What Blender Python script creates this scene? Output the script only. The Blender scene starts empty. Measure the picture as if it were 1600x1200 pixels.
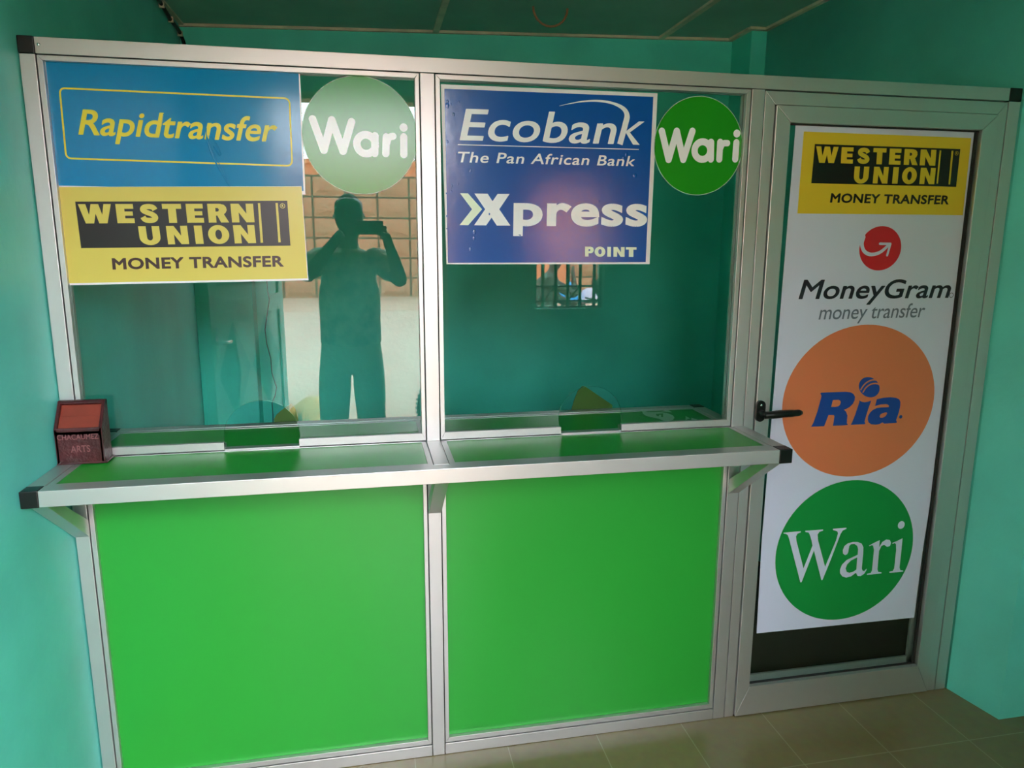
import bpy, bmesh, math, random
from mathutils import Vector, Matrix
from mathutils.geometry import tessellate_polygon, delaunay_2d_cdt
random.seed(7)
S = bpy.context.scene
COL = S.collection

# ------------------------------------------------------------------ camera
F = 1129.67
_yaw, _pit, _rol = (math.radians(a) for a in (11.25267, -10.94582, 0.21569))
CAM = Vector((.80806, -2.05837, 1.61222))
_w = Vector((math.sin(_yaw)*math.cos(_pit), math.cos(_yaw)*math.cos(_pit), math.sin(_pit)))
_r = Vector((math.cos(_yaw), -math.sin(_yaw), 0))
_u = _r.cross(_w)
CR = _r*math.cos(_rol) + _u*math.sin(_rol)
CU = -_r*math.sin(_rol) + _u*math.cos(_rol)
cd = bpy.data.cameras.new('camera'); cam = bpy.data.objects.new('camera', cd); COL.objects.link(cam)
cd.sensor_width = 36; cd.lens = F*36/1600; cd.clip_start = .02; cd.clip_end = 200
cam.matrix_world = Matrix(((CR.x, CU.x, -_w.x, CAM.x), (CR.y, CU.y, -_w.y, CAM.y), (CR.z, CU.z, -_w.z, CAM.z), (0, 0, 0, 1)))
S.camera = cam
# ------------------------------------------------------------------ daylight and exposure
W = bpy.data.worlds.new('overcast sky'); S.world = W; W.use_nodes = True
bg = W.node_tree.nodes['Background']
def sky():                               # bright overcast sky, brightest where the sun stands behind the cloud
    n = W.node_tree.nodes; L = W.node_tree.links
    tc = n.new('ShaderNodeTexCoord'); d = n.new('ShaderNodeVectorMath'); d.operation = 'DOT_PRODUCT'
    az, el = math.radians(SUN_AZ), math.radians(SUN_EL)
    d.inputs[1].default_value = (math.sin(az)*math.cos(el), -math.cos(az)*math.cos(el), math.sin(el))
    nm = n.new('ShaderNodeVectorMath'); nm.operation = 'NORMALIZE'; L.new(tc.outputs['Generated'], nm.inputs[0]); L.new(nm.outputs[0], d.inputs[0])
    mx = n.new('ShaderNodeMath'); mx.operation = 'MAXIMUM'; mx.inputs[1].default_value = 0; L.new(d.outputs['Value'], mx.inputs[0])
    pw = n.new('ShaderNodeMath'); pw.operation = 'POWER'; pw.inputs[1].default_value = 22; L.new(mx.outputs[0], pw.inputs[0])
    ma = n.new('ShaderNodeMath'); ma.operation = 'MULTIPLY_ADD'; ma.inputs[1].default_value = SKY*SUN_GAIN; ma.inputs[2].default_value = SKY; L.new(pw.outputs[0], ma.inputs[0])
    bg.inputs['Color'].default_value = (.95, 1.0, 1.10, 1); L.new(ma.outputs[0], bg.inputs['Strength'])
SUN_AZ, SUN_EL, SUN_GAIN, SKY = 20, 28, 2.6, 16.0
sky()
def portal(name, loc, sx, sy):          # marks the openings the sky light enters by
    l = bpy.data.lights.new(name, 'AREA'); l.shape = 'RECTANGLE'; l.size = sx; l.size_y = sy
    l.cycles.is_portal = True
    o = bpy.data.objects.new(name, l); COL.objects.link(o); o.location = loc
    o.rotation_euler = (math.pi/2, 0, 0)      # shines towards +y
    o.rotation_euler = (math.radians(90), 0, math.radians(180))
    return o
portal('doorway_daylight', (.79, -2.74, 1.2), 1.04, 2.5)
portal('window_daylight', (2.135, -2.74, 1.6), .5, .84)
S.view_settings.view_transform = 'Standard'; S.view_settings.look = 'None'
S.view_settings.exposure = 0.0; S.view_settings.gamma = 1.0; S.view_settings.use_curve_mapping = False
S.cycles.diffuse_bounces = 6; S.cycles.max_bounces = 14; S.cycles.transparent_max_bounces = 16
S.cycles.sample_clamp_indirect = 8.0
S.cycles.use_denoising = True

# ------------------------------------------------------------------ helpers
def at(px, py, Y):                       # pixel of the photograph -> point of the plane y = Y
    d = _w + CR*((px-800)/F) - CU*((py-600)/F)
    return CAM + d*((Y-CAM.y)/d.y)
YG = .018                                # front face of the glass
def mir(px, py, Y):                      # pixel seen in the glass -> real point at depth Y in front of it
    p = at(px, py, 2*YG-Y); return Vector((p.x, Y, p.z))
def lin(h):
    h = h.lstrip('#'); v = [int(h[i:i+2], 16)/255 for i in (0, 2, 4)]
    return tuple(c/12.92 if c <= .04045 else ((c+.055)/1.055)**2.4 for c in v)
MATS = {}
def mat(name, col, rough=.5, metal=0., spec=.5, coat=0., var=0., vscale=8., bump=0., bscale=60., col2=None, stretch=None):
    m = bpy.data.materials.new(name); m.use_nodes = True; n = m.node_tree.nodes; L = m.node_tree.links
    b = n['Principled BSDF']; c = lin(col) if isinstance(col, str) else col
    b.inputs['Base Color'].default_value = (*c, 1); b.inputs['Roughness'].default_value = rough
    b.inputs['Metallic'].default_value = metal; b.inputs['Specular IOR Level'].default_value = spec
    b.inputs['Coat Weight'].default_value = coat; b.inputs['Coat Roughness'].default_value = .08
    tc = n.new('ShaderNodeTexCoord'); mp = n.new('ShaderNodeMapping'); L.new(tc.outputs['Object'], mp.inputs['Vector'])
    if stretch: mp.inputs['Scale'].default_value = stretch
    if var or col2:
        t = n.new('ShaderNodeTexNoise'); t.inputs['Scale'].default_value = vscale; t.inputs['Detail'].default_value = 6
        L.new(mp.outputs[0], t.inputs['Vector'])
        r = n.new('ShaderNodeValToRGB'); L.new(t.outputs['Fac'], r.inputs['Fac'])
        a = c; d = lin(col2) if col2 else tuple(x*(1-var) for x in c); e = a if col2 else tuple(min(1, x*(1+var*.5)) for x in c)
        r.color_ramp.elements[0].color = (*d, 1); r.color_ramp.elements[1].color = (*e, 1)
        r.color_ramp.elements[0].position = .35; r.color_ramp.elements[1].position = .65
        L.new(r.outputs['Color'], b.inputs['Base Color'])
    if bump:
        t2 = n.new('ShaderNodeTexNoise'); t2.inputs['Scale'].default_value = bscale; t2.inputs['Detail'].default_value = 4
        L.new(mp.outputs[0], t2.inputs['Vector'])
        bp = n.new('ShaderNodeBump'); bp.inputs['Strength'].default_value = bump; bp.inputs['Distance'].default_value = .01
        L.new(t2.outputs['Fac'], bp.inputs['Height']); L.new(bp.outputs[0], b.inputs['Normal'])
    MATS[name] = m; return m
def M(k): return MATS[k]

def tag(o, label=None, cat=None, group=None, kind=None):
    if label: o['label'] = label
    if cat: o['category'] = cat
    if group: o['group'] = group
    if kind: o['kind'] = kind
    return o
def empty(name, loc, label, cat, group=None):
    o = bpy.data.objects.new(name, None); COL.objects.link(o); o.location = loc; o.empty_display_size = .05
    return tag(o, label, cat, group)

def orient(v, f): return sum(v[f[i]][0]*v[f[(i+1) % len(f)]][2]-v[f[(i+1) % len(f)]][0]*v[f[i]][2] for i in range(len(f)))
class MB:
    def __init__(s): s.v = []; s.f = []; s.m = []; s.k = 0
    def add(s, vs, fs):
        b = len(s.v); s.v += [tuple(p) for p in vs]; s.f += [tuple(i+b for i in f) for f in fs]; s.m += [s.k]*len(fs); return s
    def box(s, x0, x1, y0, y1, z0, z1):
        return s.add([(x, y, z) for z in (z0, z1) for y in (y0, y1) for x in (x0, x1)],
                     [(0, 2, 3, 1), (4, 5, 7, 6), (0, 1, 5, 4), (2, 6, 7, 3), (0, 4, 6, 2), (1, 3, 7, 5)])
    def poly(s, outer, holes=(), y=0.):              # flat polygon, outline in (x, z)
        ps = [[Vector((p[0], p[1], 0)) for p in l] for l in (outer, *holes)]
        flat = [p for l in ps for p in l]
        return s.add([(p.x, y, p.y) for p in flat], tessellate_polygon(ps))
    def prism(s, outer, y0, y1, holes=()):           # outline in (x, z) extruded along y
        ps = [[Vector((p[0], p[1], 0)) for p in l] for l in (outer, *holes)]
        flat = [p for l in ps for p in l]; n = len(flat); t = tessellate_polygon(ps)
        vs = [(p.x, y0, p.y) for p in flat] + [(p.x, y1, p.y) for p in flat]
        fs = [f for f in t] + [tuple(i+n for i in reversed(f)) for f in t]; b = 0
        for l in ps:
            k = len(l)
            fs += [(b+i, b+(i+1) % k, n+b+(i+1) % k, n+b+i) for i in range(k)]; b += k
        return s.add(vs, fs)
    def prismx(s, outer, x0, x1):                    # outline in (y, z) extruded along x
        n = len(outer); t = tessellate_polygon([[Vector((p[0], p[1], 0)) for p in outer]])
        vs = [(x0, p[0], p[1]) for p in outer] + [(x1, p[0], p[1]) for p in outer]
        return s.add(vs, list(t) + [tuple(i+n for i in reversed(f)) for f in t] + [(i, (i+1) % n, n+(i+1) % n, n+i) for i in range(n)])
    def prismz(s, outer, z0, z1):                    # outline in (x, y) extruded along z
        n = len(outer); t = tessellate_polygon([[Vector((p[0], p[1], 0)) for p in outer]])
        vs = [(p[0], p[1], z0) for p in outer] + [(p[0], p[1], z1) for p in outer]
        return s.add(vs, list(t) + [tuple(i+n for i in reversed(f)) for f in t] + [(i, (i+1) % n, n+(i+1) % n, n+i) for i in range(n)])
    def tube(s, pts, r, n=10, closed=False):
        pts = [Vector(p) for p in pts]; k = len(pts); rs = r if isinstance(r, (list, tuple)) else [r]*k
        vs = []; up = None
        for i, p in enumerate(pts):
            a = pts[(i-1) % k] if (closed or i > 0) else p; b = pts[(i+1) % k] if (closed or i < k-1) else p
            t = (b-a).normalized()
            if up is None: up = Vector((0, 0, 1)) if abs(t.z) < .9 else Vector((1, 0, 0))
            x = t.cross(up).normalized(); up = x.cross(t).normalized()
            vs += [p + (x*math.cos(2*math.pi*j/n) + up*math.sin(2*math.pi*j/n))*rs[i] for j in range(n)]
        fs = [(i*n+j, i*n+(j+1) % n, ((i+1) % k)*n+(j+1) % n, ((i+1) % k)*n+j) for i in range(k if closed else k-1) for j in range(n)]
        if not closed: fs += [tuple(range(n-1, -1, -1)), tuple((k-1)*n+j for j in range(n))]
        return s.add(vs, fs)
    def ball(s, c, rx, ry=None, rz=None, nu=16, nv=10):
        ry = ry or rx; rz = rz or rx; vs = []
        for i in range(nv+1):
            a = math.pi*i/nv
            vs += [(c[0]+rx*math.sin(a)*math.cos(2*math.pi*j/nu), c[1]+ry*math.sin(a)*math.sin(2*math.pi*j/nu), c[2]+rz*math.cos(a)) for j in range(nu)]
        return s.add(vs, [(i*nu+j, (i+1)*nu+j, (i+1)*nu+(j+1) % nu, i*nu+(j+1) % nu) for i in range(nv) for j in range(nu)])
    # --- flat lettering strokes in the plane y (outline in x, z)
    def disc(s, c, r, y, n=20): return s.add([(c[0]+r*math.cos(2*math.pi*i/n), y, c[1]+r*math.sin(2*math.pi*i/n)) for i in range(n)], [tuple(range(n))])
    def stroke(s, pts, w, y, cap='round', ws=None):
        P = [Vector((p[0], p[1])) for p in pts]; k = len(P)
        if cap == 'round' and not ws and k < 8:      # separate bars with round joints
            for a, b in zip(P, P[1:]):
                t = (b-a).normalized(); n_ = Vector((-t.y, t.x))*w/2
                s.add([(q.x, y, q.y) for q in (a+n_, b+n_, b-n_, a-n_)], [(0, 1, 2, 3)])
            for p in P: s.disc(p, w/2, y)
            return s
        hw = [x/2 for x in ws] if ws else [w/2]*k
        L, R = [], []
        for i, p in enumerate(P):
            a = (p-P[i-1]).normalized() if i > 0 else None; b = (P[i+1]-p).normalized() if i < k-1 else None
            t = ((a or b)+(b or a)); t = t.normalized() if t.length > 1e-6 else (b or a)
            nrm = Vector((-t.y, t.x)); c = max(.45, abs((a or b).dot(t)))
            L.append(p+nrm*hw[i]/c); R.append(p-nrm*hw[i]/c)
        s.add([(q.x, y, q.y) for q in L+R], [(i, i+1, k+i+1, k+i) for i in range(k-1)])
        if cap == 'round':
            for i in (0, k-1): s.disc(P[i], hw[i], y)
        return s
    def union(s):
        """merge the overlapping flat shapes of one printed layer into a single clean sheet"""
        y = s.v[0][1]
        tri = []
        for f in s.f:
            for k in range(1, len(f)-1):
                t = (f[0], f[k], f[k+1]); a = orient(s.v, t)
                e = max(math.dist(s.v[t[n]], s.v[t[n-1]]) for n in range(3))
                if abs(a) > 1e-10 and abs(a) > e*2e-6: tri.append(t if a > 0 else t[::-1])
        vs, es, fs, ov, oe, of = delaunay_2d_cdt([Vector((p[0]*1000, p[2]*1000)) for p in s.v], [], tri, 0, 1e-4)
        T = [[(s.v[i][0]*1000, s.v[i][2]*1000) for i in t] for t in tri]
        def inside(p, o):                # guard against faces the mesher kept outside their source triangle
            for k in o:
                a, b, c = T[k]
                if all((q[0]-r[0])*(p.y-r[1])-(q[1]-r[1])*(p.x-r[0]) > -1e-3*math.dist(q, r) for r, q in ((a, b), (b, c), (c, a))): return True
            return False
        s.v = [(p.x/1000, y, p.y/1000) for p in vs]
        s.f = [tuple(f) for f, o in zip(fs, of) if o and inside(sum((vs[i] for i in f), Vector((0, 0)))/len(f), o)]; s.m = [0]*len(s.f); return s
    def build(s, name, mats, parent=None, smooth=False, bevel=0., kind=None, label=None):
        me = bpy.data.meshes.new(name); me.from_pydata(s.v, [], s.f); me.validate()
        for m in (mats if isinstance(mats, (list, tuple)) else [mats]): me.materials.append(M(m) if isinstance(m, str) else m)
        if len(s.m) == len(me.polygons):
            for p, i in zip(me.polygons, s.m): p.material_index = i
        bm = bmesh.new(); bm.from_mesh(me); bmesh.ops.recalc_face_normals(bm, faces=bm.faces); bm.to_mesh(me); bm.free()
        o = bpy.data.objects.new(name, me); COL.objects.link(o)
        if smooth:
            for p in me.polygons: p.use_smooth = True
        if parent:
            o.parent = parent
            o.matrix_parent_inverse = Matrix.Translation(parent.location).inverted() if parent.parent is None else Matrix.Identity(4)
        if bevel:
            md = o.modifiers.new('bevel', 'BEVEL'); md.width = bevel; md.segments = 2; md.limit_method = 'ANGLE'
        return tag(o, label=label, kind=kind)
def struct(mb, name, mats, **k):
    return mb.build(name, mats, kind='structure', **k)
def arc(c, r, a0, a1, n=16, ry=None):
    ry = ry or r
    return [(c[0]+r*math.cos(math.radians(a0+(a1-a0)*i/n)), c[1]+ry*math.sin(math.radians(a0+(a1-a0)*i/n))) for i in range(n+1)]
def spline(pts, n=8, closed=False):       # smooth curve through points
    P = [Vector(p) for p in pts]; k = len(P); out = []
    for i in range(k if closed else k-1):
        g = lambda j: P[j % k] if closed else P[max(0, min(k-1, j))]
        a, b, c, d = g(i-1), g(i), g(i+1), g(i+2)
        for j in range(n):
            t = j/n
            out.append(.5*((2*b)+(c-a)*t+(2*a-5*b+4*c-d)*t*t+(3*b-a-3*c+d)*t**3))
    if not closed: out.append(P[-1])
    return out

_tcache = {}
def glyphs(text, space=1.0):
    """outline font text -> (verts2d, faces, outline loops, cap height)"""
    key = (text, space)
    if key in _tcache: return _tcache[key]
    res = []
    for fill in ('FRONT', 'NONE'):
        c = bpy.data.curves.new('t', 'FONT'); c.body = text; c.dimensions = '2D'; c.fill_mode = fill; c.size = 1; c.space_character = space; c.resolution_u = 6
        o = bpy.data.objects.new('t', c); COL.objects.link(o)
        dg = bpy.context.evaluated_depsgraph_get(); e = o.evaluated_get(dg); me = e.to_mesh()
        vs = [Vector((v.co.x, v.co.y)) for v in me.vertices]
        if fill == 'FRONT': res += [vs, [tuple(p.vertices) for p in me.polygons]]
        else: res += [vs, [tuple(ed.vertices) for ed in me.edges]]
        e.to_mesh_clear(); bpy.data.objects.remove(o); bpy.data.curves.remove(c)
    _tcache[key] = res; return res
CAPH = None
def text(mb, body, p0, p1, p2, y, bold=.0, space=1.0, href='H', sharp=False):
    """p0 baseline left, p1 baseline right, p2 top of the left edge at the height of href (all x, z)"""
    def hgt(ch):
        v = glyphs(ch)[0]; return max(q.y for q in v)
    vs, fs, ov, oe = glyphs(body, space)
    xs = [q.x for q in vs]; x0 = min(xs)-bold; x1 = max(xs)+bold; h = hgt(href)+bold
    p0, p1, p2 = Vector(p0[:2]), Vector(p1[:2]), Vector(p2[:2])
    mp = lambda q: (p0+(p1-p0)*((q.x-x0)/(x1-x0))+(p2-p0)*((q.y+bold)/(h+bold)))
    def A(q): r = mp(q); return (r.x, y, r.y)
    mb.add([A(q) for q in vs], fs)
    if bold:
        nb = {}
        for a, b in oe: nb.setdefault(a, []).append(b); nb.setdefault(b, []).append(a)
        for a, b in oe:
            d = ov[b]-ov[a]
            if d.length < 1e-7: continue
            d.normalize(); n = Vector((-d.y, d.x))*bold
            mb.add([A(ov[a]+n), A(ov[b]+n), A(ov[b]-n), A(ov[a]-n)], [(0, 1, 2, 3)])
        for a, l in nb.items():
            if len(l) != 2: continue
            d1 = (ov[a]-ov[l[0]]); d2 = (ov[l[1]]-ov[a])
            if d1.length < 1e-7 or d2.length < 1e-7: continue
            d1.normalize(); d2.normalize(); cs = d1.dot(d2)
            if cs > .985: continue
            if sharp and cs < .9 and cs > -.6:
                s_ = 1 if (d1.x*d2.y-d1.y*d2.x) < 0 else -1
                n1 = Vector((-d1.y, d1.x))*bold*s_; n2 = Vector((-d2.y, d2.x))*bold*s_
                m = (n1+n2); m = m*(bold*bold/ (m.length_squared/2)) if m.length > 1e-6 else n1
                m = (n1+n2).normalized()*min(bold*2, bold/max(.3, math.sqrt((1+cs)/2)))
                mb.add([A(ov[a]), A(ov[a]+n1), A(ov[a]+m), A(ov[a]+n2)], [(0, 1, 2, 3)])
            else:
                mb.add([A(ov[a]+Vector((math.cos(t*math.pi/4), math.sin(t*math.pi/4)))*bold) for t in range(8)], [tuple(range(8))])
    return mb

# ------------------------------------------------------------------ materials
mat('teal_paint', '#68d6ca', .42, var=.10, vscale=3., bump=.12, bscale=35)
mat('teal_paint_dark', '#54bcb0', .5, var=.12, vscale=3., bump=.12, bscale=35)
mat('teal_paint_back', '#54e0cc', .45, var=.10, vscale=3., bump=.12, bscale=35)
mat('ceiling_board', '#93bda9', .7, var=.08, vscale=4.)
mat('cream_strip', '#d8ccb0', .6, var=.15, vscale=12)
mat('aluminium', (.62, .60, .59), .42, metal=.85)
mat('black_plastic', '#0c0b0b', .35)
mat('seam', '#1a1a18', .8)
mat('steel', (.8, .8, .8), .25, metal=1)
mat('green_board', '#24942f', .36)
mat('green_board_inner', '#10842a', .33, coat=.15)
mat('olive_card', '#335a08', .6)
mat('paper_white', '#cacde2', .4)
mat('gloss_white', '#e6e2e6', .30, coat=.25)
mat('gloss_blue', '#0080b4', .13, spec=.35, bump=.02, bscale=30)
mat('gloss_yellow', '#d6c05a', .24)
mat('ink_yellow', '#e6d334', .32)
mat('ink_black', '#160b0c', .32)
mat('ink_brown', '#3c1c16', .32)
mat('gloss_navy', '#084fa4', .17, spec=1.0, bump=.035, bscale=40)
mat('ink_white', '#f5f2f5', .24)
mat('ink_palegreen', '#e4edd2', .32)
mat('film_green', '#22901a', .2)
mat('ink_red', '#c81a28', .4)
mat('ink_dark', '#1c1424', .4)
mat('ink_grey', '#62687c', .4)
mat('ink_orange', '#d4764c', .4)
mat('ink_blue', '#1a3f92', .4)
mat('ink_green', '#0d8a3a', .4)
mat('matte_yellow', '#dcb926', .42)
mat('dark_wood', '#48181c', .32, var=.35, vscale=25, bump=.25, bscale=90)
mat('red_wood', '#803022', .4, var=.12, vscale=20)
mat('carved_wood', '#7c4a4c', .45)
mat('concrete', '#b8a692', .9, var=.10, vscale=1.5)
mat('apron', '#bb9f88', .9, var=.08, vscale=2)
mat('orange_wall', '#e08a5c', .9, var=.06, vscale=2)
mat('brown_metal', '#b5805c', .7, var=.08, vscale=6)
mat('brown_dark', '#5c4630', .8)
mat('dark_board', '#1d1710', .6)
mat('shade_wall', '#b8936c', .85)
mat('dark_metal', '#15211d', .5)
mat('leaf', '#3c5a28', .7, var=.4, vscale=9)
mat('sand', '#cdb878', .95, var=.15, vscale=20)
mat('rubber', '#1b1d1c', .8)
mat('skin', '#4a2e22', .5)
mat('hair', '#0d0a09', .7, bump=.8, bscale=250)
mat('shirt_print', '#d8dabc', .85, vscale=16, col2='#4a5444')
mat('trousers_cloth', '#b8ac90', .85, var=.08, vscale=30)
mat('blue_cloth', '#2b8fd4', .8)
mat('pale_cloth', '#cfc7da', .8, var=.1, vscale=8)
mat('clay', '#b5713c', .8)
mat('jacket_cloth', '#3b4038', .8, var=.2, vscale=12)
mat('eye_white', '#d8d4cc', .3)
mat('leaf_paint', '#b4e4d6', .42, var=.05, vscale=5)
mat('door_diamond', '#2f8f80', .45)
mat('film_pale', '#b9d8c0', .4)
mat('copper', '#a06a4a', .5)
# tiles: brown ceramic with thin joints
def tiles():
    m = mat('floor_tile', '#8a7a58', .22, coat=.0); n = m.node_tree.nodes; L = m.node_tree.links; b = n['Principled BSDF']
    tc = n.new('ShaderNodeTexCoord'); mp = n.new('ShaderNodeMapping'); L.new(tc.outputs['Object'], mp.inputs['Vector'])
    mp.inputs['Location'].default_value = (.0, .262, 0); mp.inputs['Rotation'].default_value = (0, 0, 0)
    br = n.new('ShaderNodeTexBrick'); br.offset = 0; br.inputs['Scale'].default_value = 1; br.inputs['Brick Width'].default_value = .302; br.inputs['Row Height'].default_value = .302
    br.inputs['Mortar Size'].default_value = .0016; br.inputs['Mortar Smooth'].default_value = 0
    br.inputs['Color1'].default_value = (*lin('#857450'), 1); br.inputs['Color2'].default_value = (*lin('#80704e'), 1); br.inputs['Mortar'].default_value = (*lin('#978a68'), 1)
    L.new(mp.outputs[0], br.inputs['Vector'])
    t = n.new('ShaderNodeTexNoise'); t.inputs['Scale'].default_value = 30; L.new(mp.outputs[0], t.inputs['Vector'])
    mx = n.new('ShaderNodeMix'); mx.data_type = 'RGBA'; mx.blend_type = 'MULTIPLY'; mx.inputs[0].default_value = .25
    L.new(br.outputs['Color'], mx.inputs[6]); L.new(t.outputs['Color'], mx.inputs[7]); L.new(mx.outputs[2], b.inputs['Base Color'])
tiles()
# clear glass: thin pane, mirror reflection by angle, the rest goes straight through with a slight green tint
def glass(name, tint, f0):
    m = bpy.data.materials.new(name); m.use_nodes = True; n = m.node_tree.nodes; L = m.node_tree.links; n.clear()
    out = n.new('ShaderNodeOutputMaterial'); tr = n.new('ShaderNodeBsdfTransparent'); tr.inputs[0].default_value = (*tint, 1)
    gl = n.new('ShaderNodeBsdfGlossy'); gl.inputs['Roughness'].default_value = 0; gl.inputs['Color'].default_value = (1, 1, 1, 1)
    g = n.new('ShaderNodeNewGeometry'); dt = n.new('ShaderNodeVectorMath'); dt.operation = 'DOT_PRODUCT'
    L.new(g.outputs['Normal'], dt.inputs[0]); L.new(g.outputs['Incoming'], dt.inputs[1])
    def mth(op, a, b=None):
        x = n.new('ShaderNodeMath'); x.operation = op
        for i, q in enumerate((a, b)):
            if q is None: continue
            if isinstance(q, (int, float)): x.inputs[i].default_value = q
            else: L.new(q, x.inputs[i])
        return x.outputs[0]
    c = mth('ABSOLUTE', dt.outputs['Value']); k = mth('POWER', mth('SUBTRACT', 1.0, c), 5.0)
    fac = mth('ADD', mth('MULTIPLY', k, 1-f0), f0)
    mx = n.new('ShaderNodeMixShader'); L.new(fac, mx.inputs[0]); L.new(tr.outputs[0], mx.inputs[1]); L.new(gl.outputs[0], mx.inputs[2]); L.new(mx.outputs[0], out.inputs[0])
    MATS[name] = m; return m
glass('glass', (.90, .97, .95), .042)
glass('glass_edge', (.55, .8, .7), .10)

# ================================================================== THE ROOM
CZ = lambda x: 2.60+.0145*x              # the ceiling rises slightly to the right
struct(MB().box(-.2, 3.6, -2.75, 2.1, -.12, 0), 'floor', 'floor_tile')
mb = MB(); mb.add([(x, y, CZ(x)+dz) for dz in (0, .1) for y in (-2.8, 2.1) for x in (-.2, 3.6)],
                  [(0, 2, 3, 1), (4, 5, 7, 6), (0, 1, 5, 4), (2, 6, 7, 3), (0, 4, 6, 2), (1, 3, 7, 5)])
struct(mb, 'ceiling', 'ceiling_board')
struct(MB().box(-.2, -.001, -2.75, 2.1, -.12, 2.72), 'wall_left', 'teal_paint')
mb = MB(); mb.prismz([(-.2, 1.76), (2.72, 1.585), (3.6, 1.53), (3.6, 2.1), (-.2, 2.1)], -.12, 2.72)
struct(mb, 'wall_back', 'teal_paint_back')
bend = [(v.x, v.y) for v in spline([(2.745, 1.65), (2.755, 1.15), (2.775, .72), (2.812, .35), (2.866, 0)], 6)]
mb = MB(); mb.prismz([(2.745, 2.0)]+bend+[(2.905, -.19), (3.3, -.19), (3.3, -2.75), (3.6, -2.75), (3.6, 2.0)], -.12, 2.72)
wr = struct(mb, 'wall_right', 'teal_paint')
for f_ in wr.data.polygons: f_.use_smooth = abs(f_.normal.z) < .5 and f_.center.y > 0 and f_.normal.x < -.8
# front wall with the entrance and the barred window
mb = MB()
DX0, DX1, DZ = .272, 1.318, 2.50
WX0, WX1, WZ0, WZ1 = 1.897, 2.376, 1.188, 2.0
def slab(x0, x1, z0, z1): mb.box(x0, x1, -2.75, -2.6, z0, z1)
slab(-.2, DX0, -.12, 2.72); slab(DX0, DX1, DZ, 2.72); slab(DX1, WX0, -.12, 2.72)
slab(WX0, WX1, -.12, WZ0); slab(WX0, WX1, WZ1, 2.72); slab(WX1, 3.6, -.12, 2.72)
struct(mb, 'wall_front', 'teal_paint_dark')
struct(MB().box(.0, .262, 1.62, 1.77, 0, 1.86), 'trim_1', 'teal_paint_back', bevel=.004)                  # pilaster in the back left corner
struct(MB().prismz([(2.668, 1.392), (2.75, 1.392), (2.746, 1.60), (2.668, 1.60)], 0, 2.637), 'trim_2', 'teal_paint_back', bevel=.004)
# ceiling strips
def strip(name, a, b, w=.028, h=.012):
    a = Vector(a); b = Vector(b); d = (b-a).normalized(); n = Vector((-d.y, d.x))*w/2
    q = [a+n, a-n, b-n, b+n]; m_ = MB()
    m_.add([(p.x, p.y, CZ(p.x)-h) for p in q]+[(p.x, p.y, CZ(p.x)+.005) for p in q],
           [(0, 1, 2, 3), (7, 6, 5, 4), (0, 4, 5, 1), (1, 5, 6, 2), (2, 6, 7, 3), (3, 7, 4, 0)])
    return struct(m_, name, 'cream_strip')
strip('trim_3', (.0, 1.745), (2.668, 1.585)); strip('trim_4', (1.16, -2.6), (1.17, 1.67)); strip('trim_5', (2.30, -2.6), (2.29, 1.60))
strip('trim_6', (2.655, 1.6), (2.655, 1.38)); strip('trim_7', (2.645, 1.378), (2.752, 1.378)); strip('trim_8', (2.738, 1.385), (2.748, 1.1)); strip('trim_12', (2.747, 1.105), (2.768, .70)); strip('trim_13', (2.767, .705), (2.804, .35))
strip('trim_9', (.012, -2.6), (.012, 1.745), w=.02, h=.008)
struct(MB().box(DX0, DX1, -2.80, -2.56, 0, .012), 'trim_10', 'apron')     # door sill

# ================================================================== ALUMINIUM PARTITION
part = empty('aluminium_partition', (1.43, .02, 0), 'silver aluminium partition glazed above with bright green boards below', 'partition')
Y0, Y1 = 0., .04
XL, XLj, XLb = 0.001, .0376, .0522
XCl, XCj, XCk, XCr = .9497, .9632, 1.0032, 1.0179
XRl, XRj, XRk, XEj, XE = 1.9148, 1.9304, 1.9723, 2.8139, 2.858
ZB, ZBb, ZLu, ZL, ZLb, ZRb, ZR, ZT = .0395, .0580, 1.0055, 1.045, 1.0672, 2.0466, 2.061, 2.100
g = .0008
for a, b, z1 in ((XL, XLj, ZR), (XCj, XCk, ZR), (XRj, XRk, ZR), (XEj, XE, ZR)):
    MB().box(a+g, b-g, Y0, Y1, 0.001, z1-g).build('post', 'aluminium', part, bevel=.0012)
MB().box(XLj+g, XEj-g, Y0, Y1, ZR+g, ZT).build('top_rail', 'aluminium', part, bevel=.0012)
for a, b in ((XLj, XCj), (XCk, XRj)):
    MB().box(a+g, b-g, Y0, Y1, 0.001, ZB-g).build('bottom_rail', 'aluminium', part, bevel=.0012)
    MB().box(a+g, b-g, Y0+.001, Y1-.001, ZLu+.004, ZL-.002).build('middle_rail', 'aluminium', part, bevel=.0012)
for a, b in ((XL, XLj), (XEj, XE)):
    MB().box(a, b, Y0-.0015, Y1, ZR, ZT+.001).build('corner_cap', 'black_plastic', part, bevel=.002)
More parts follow.
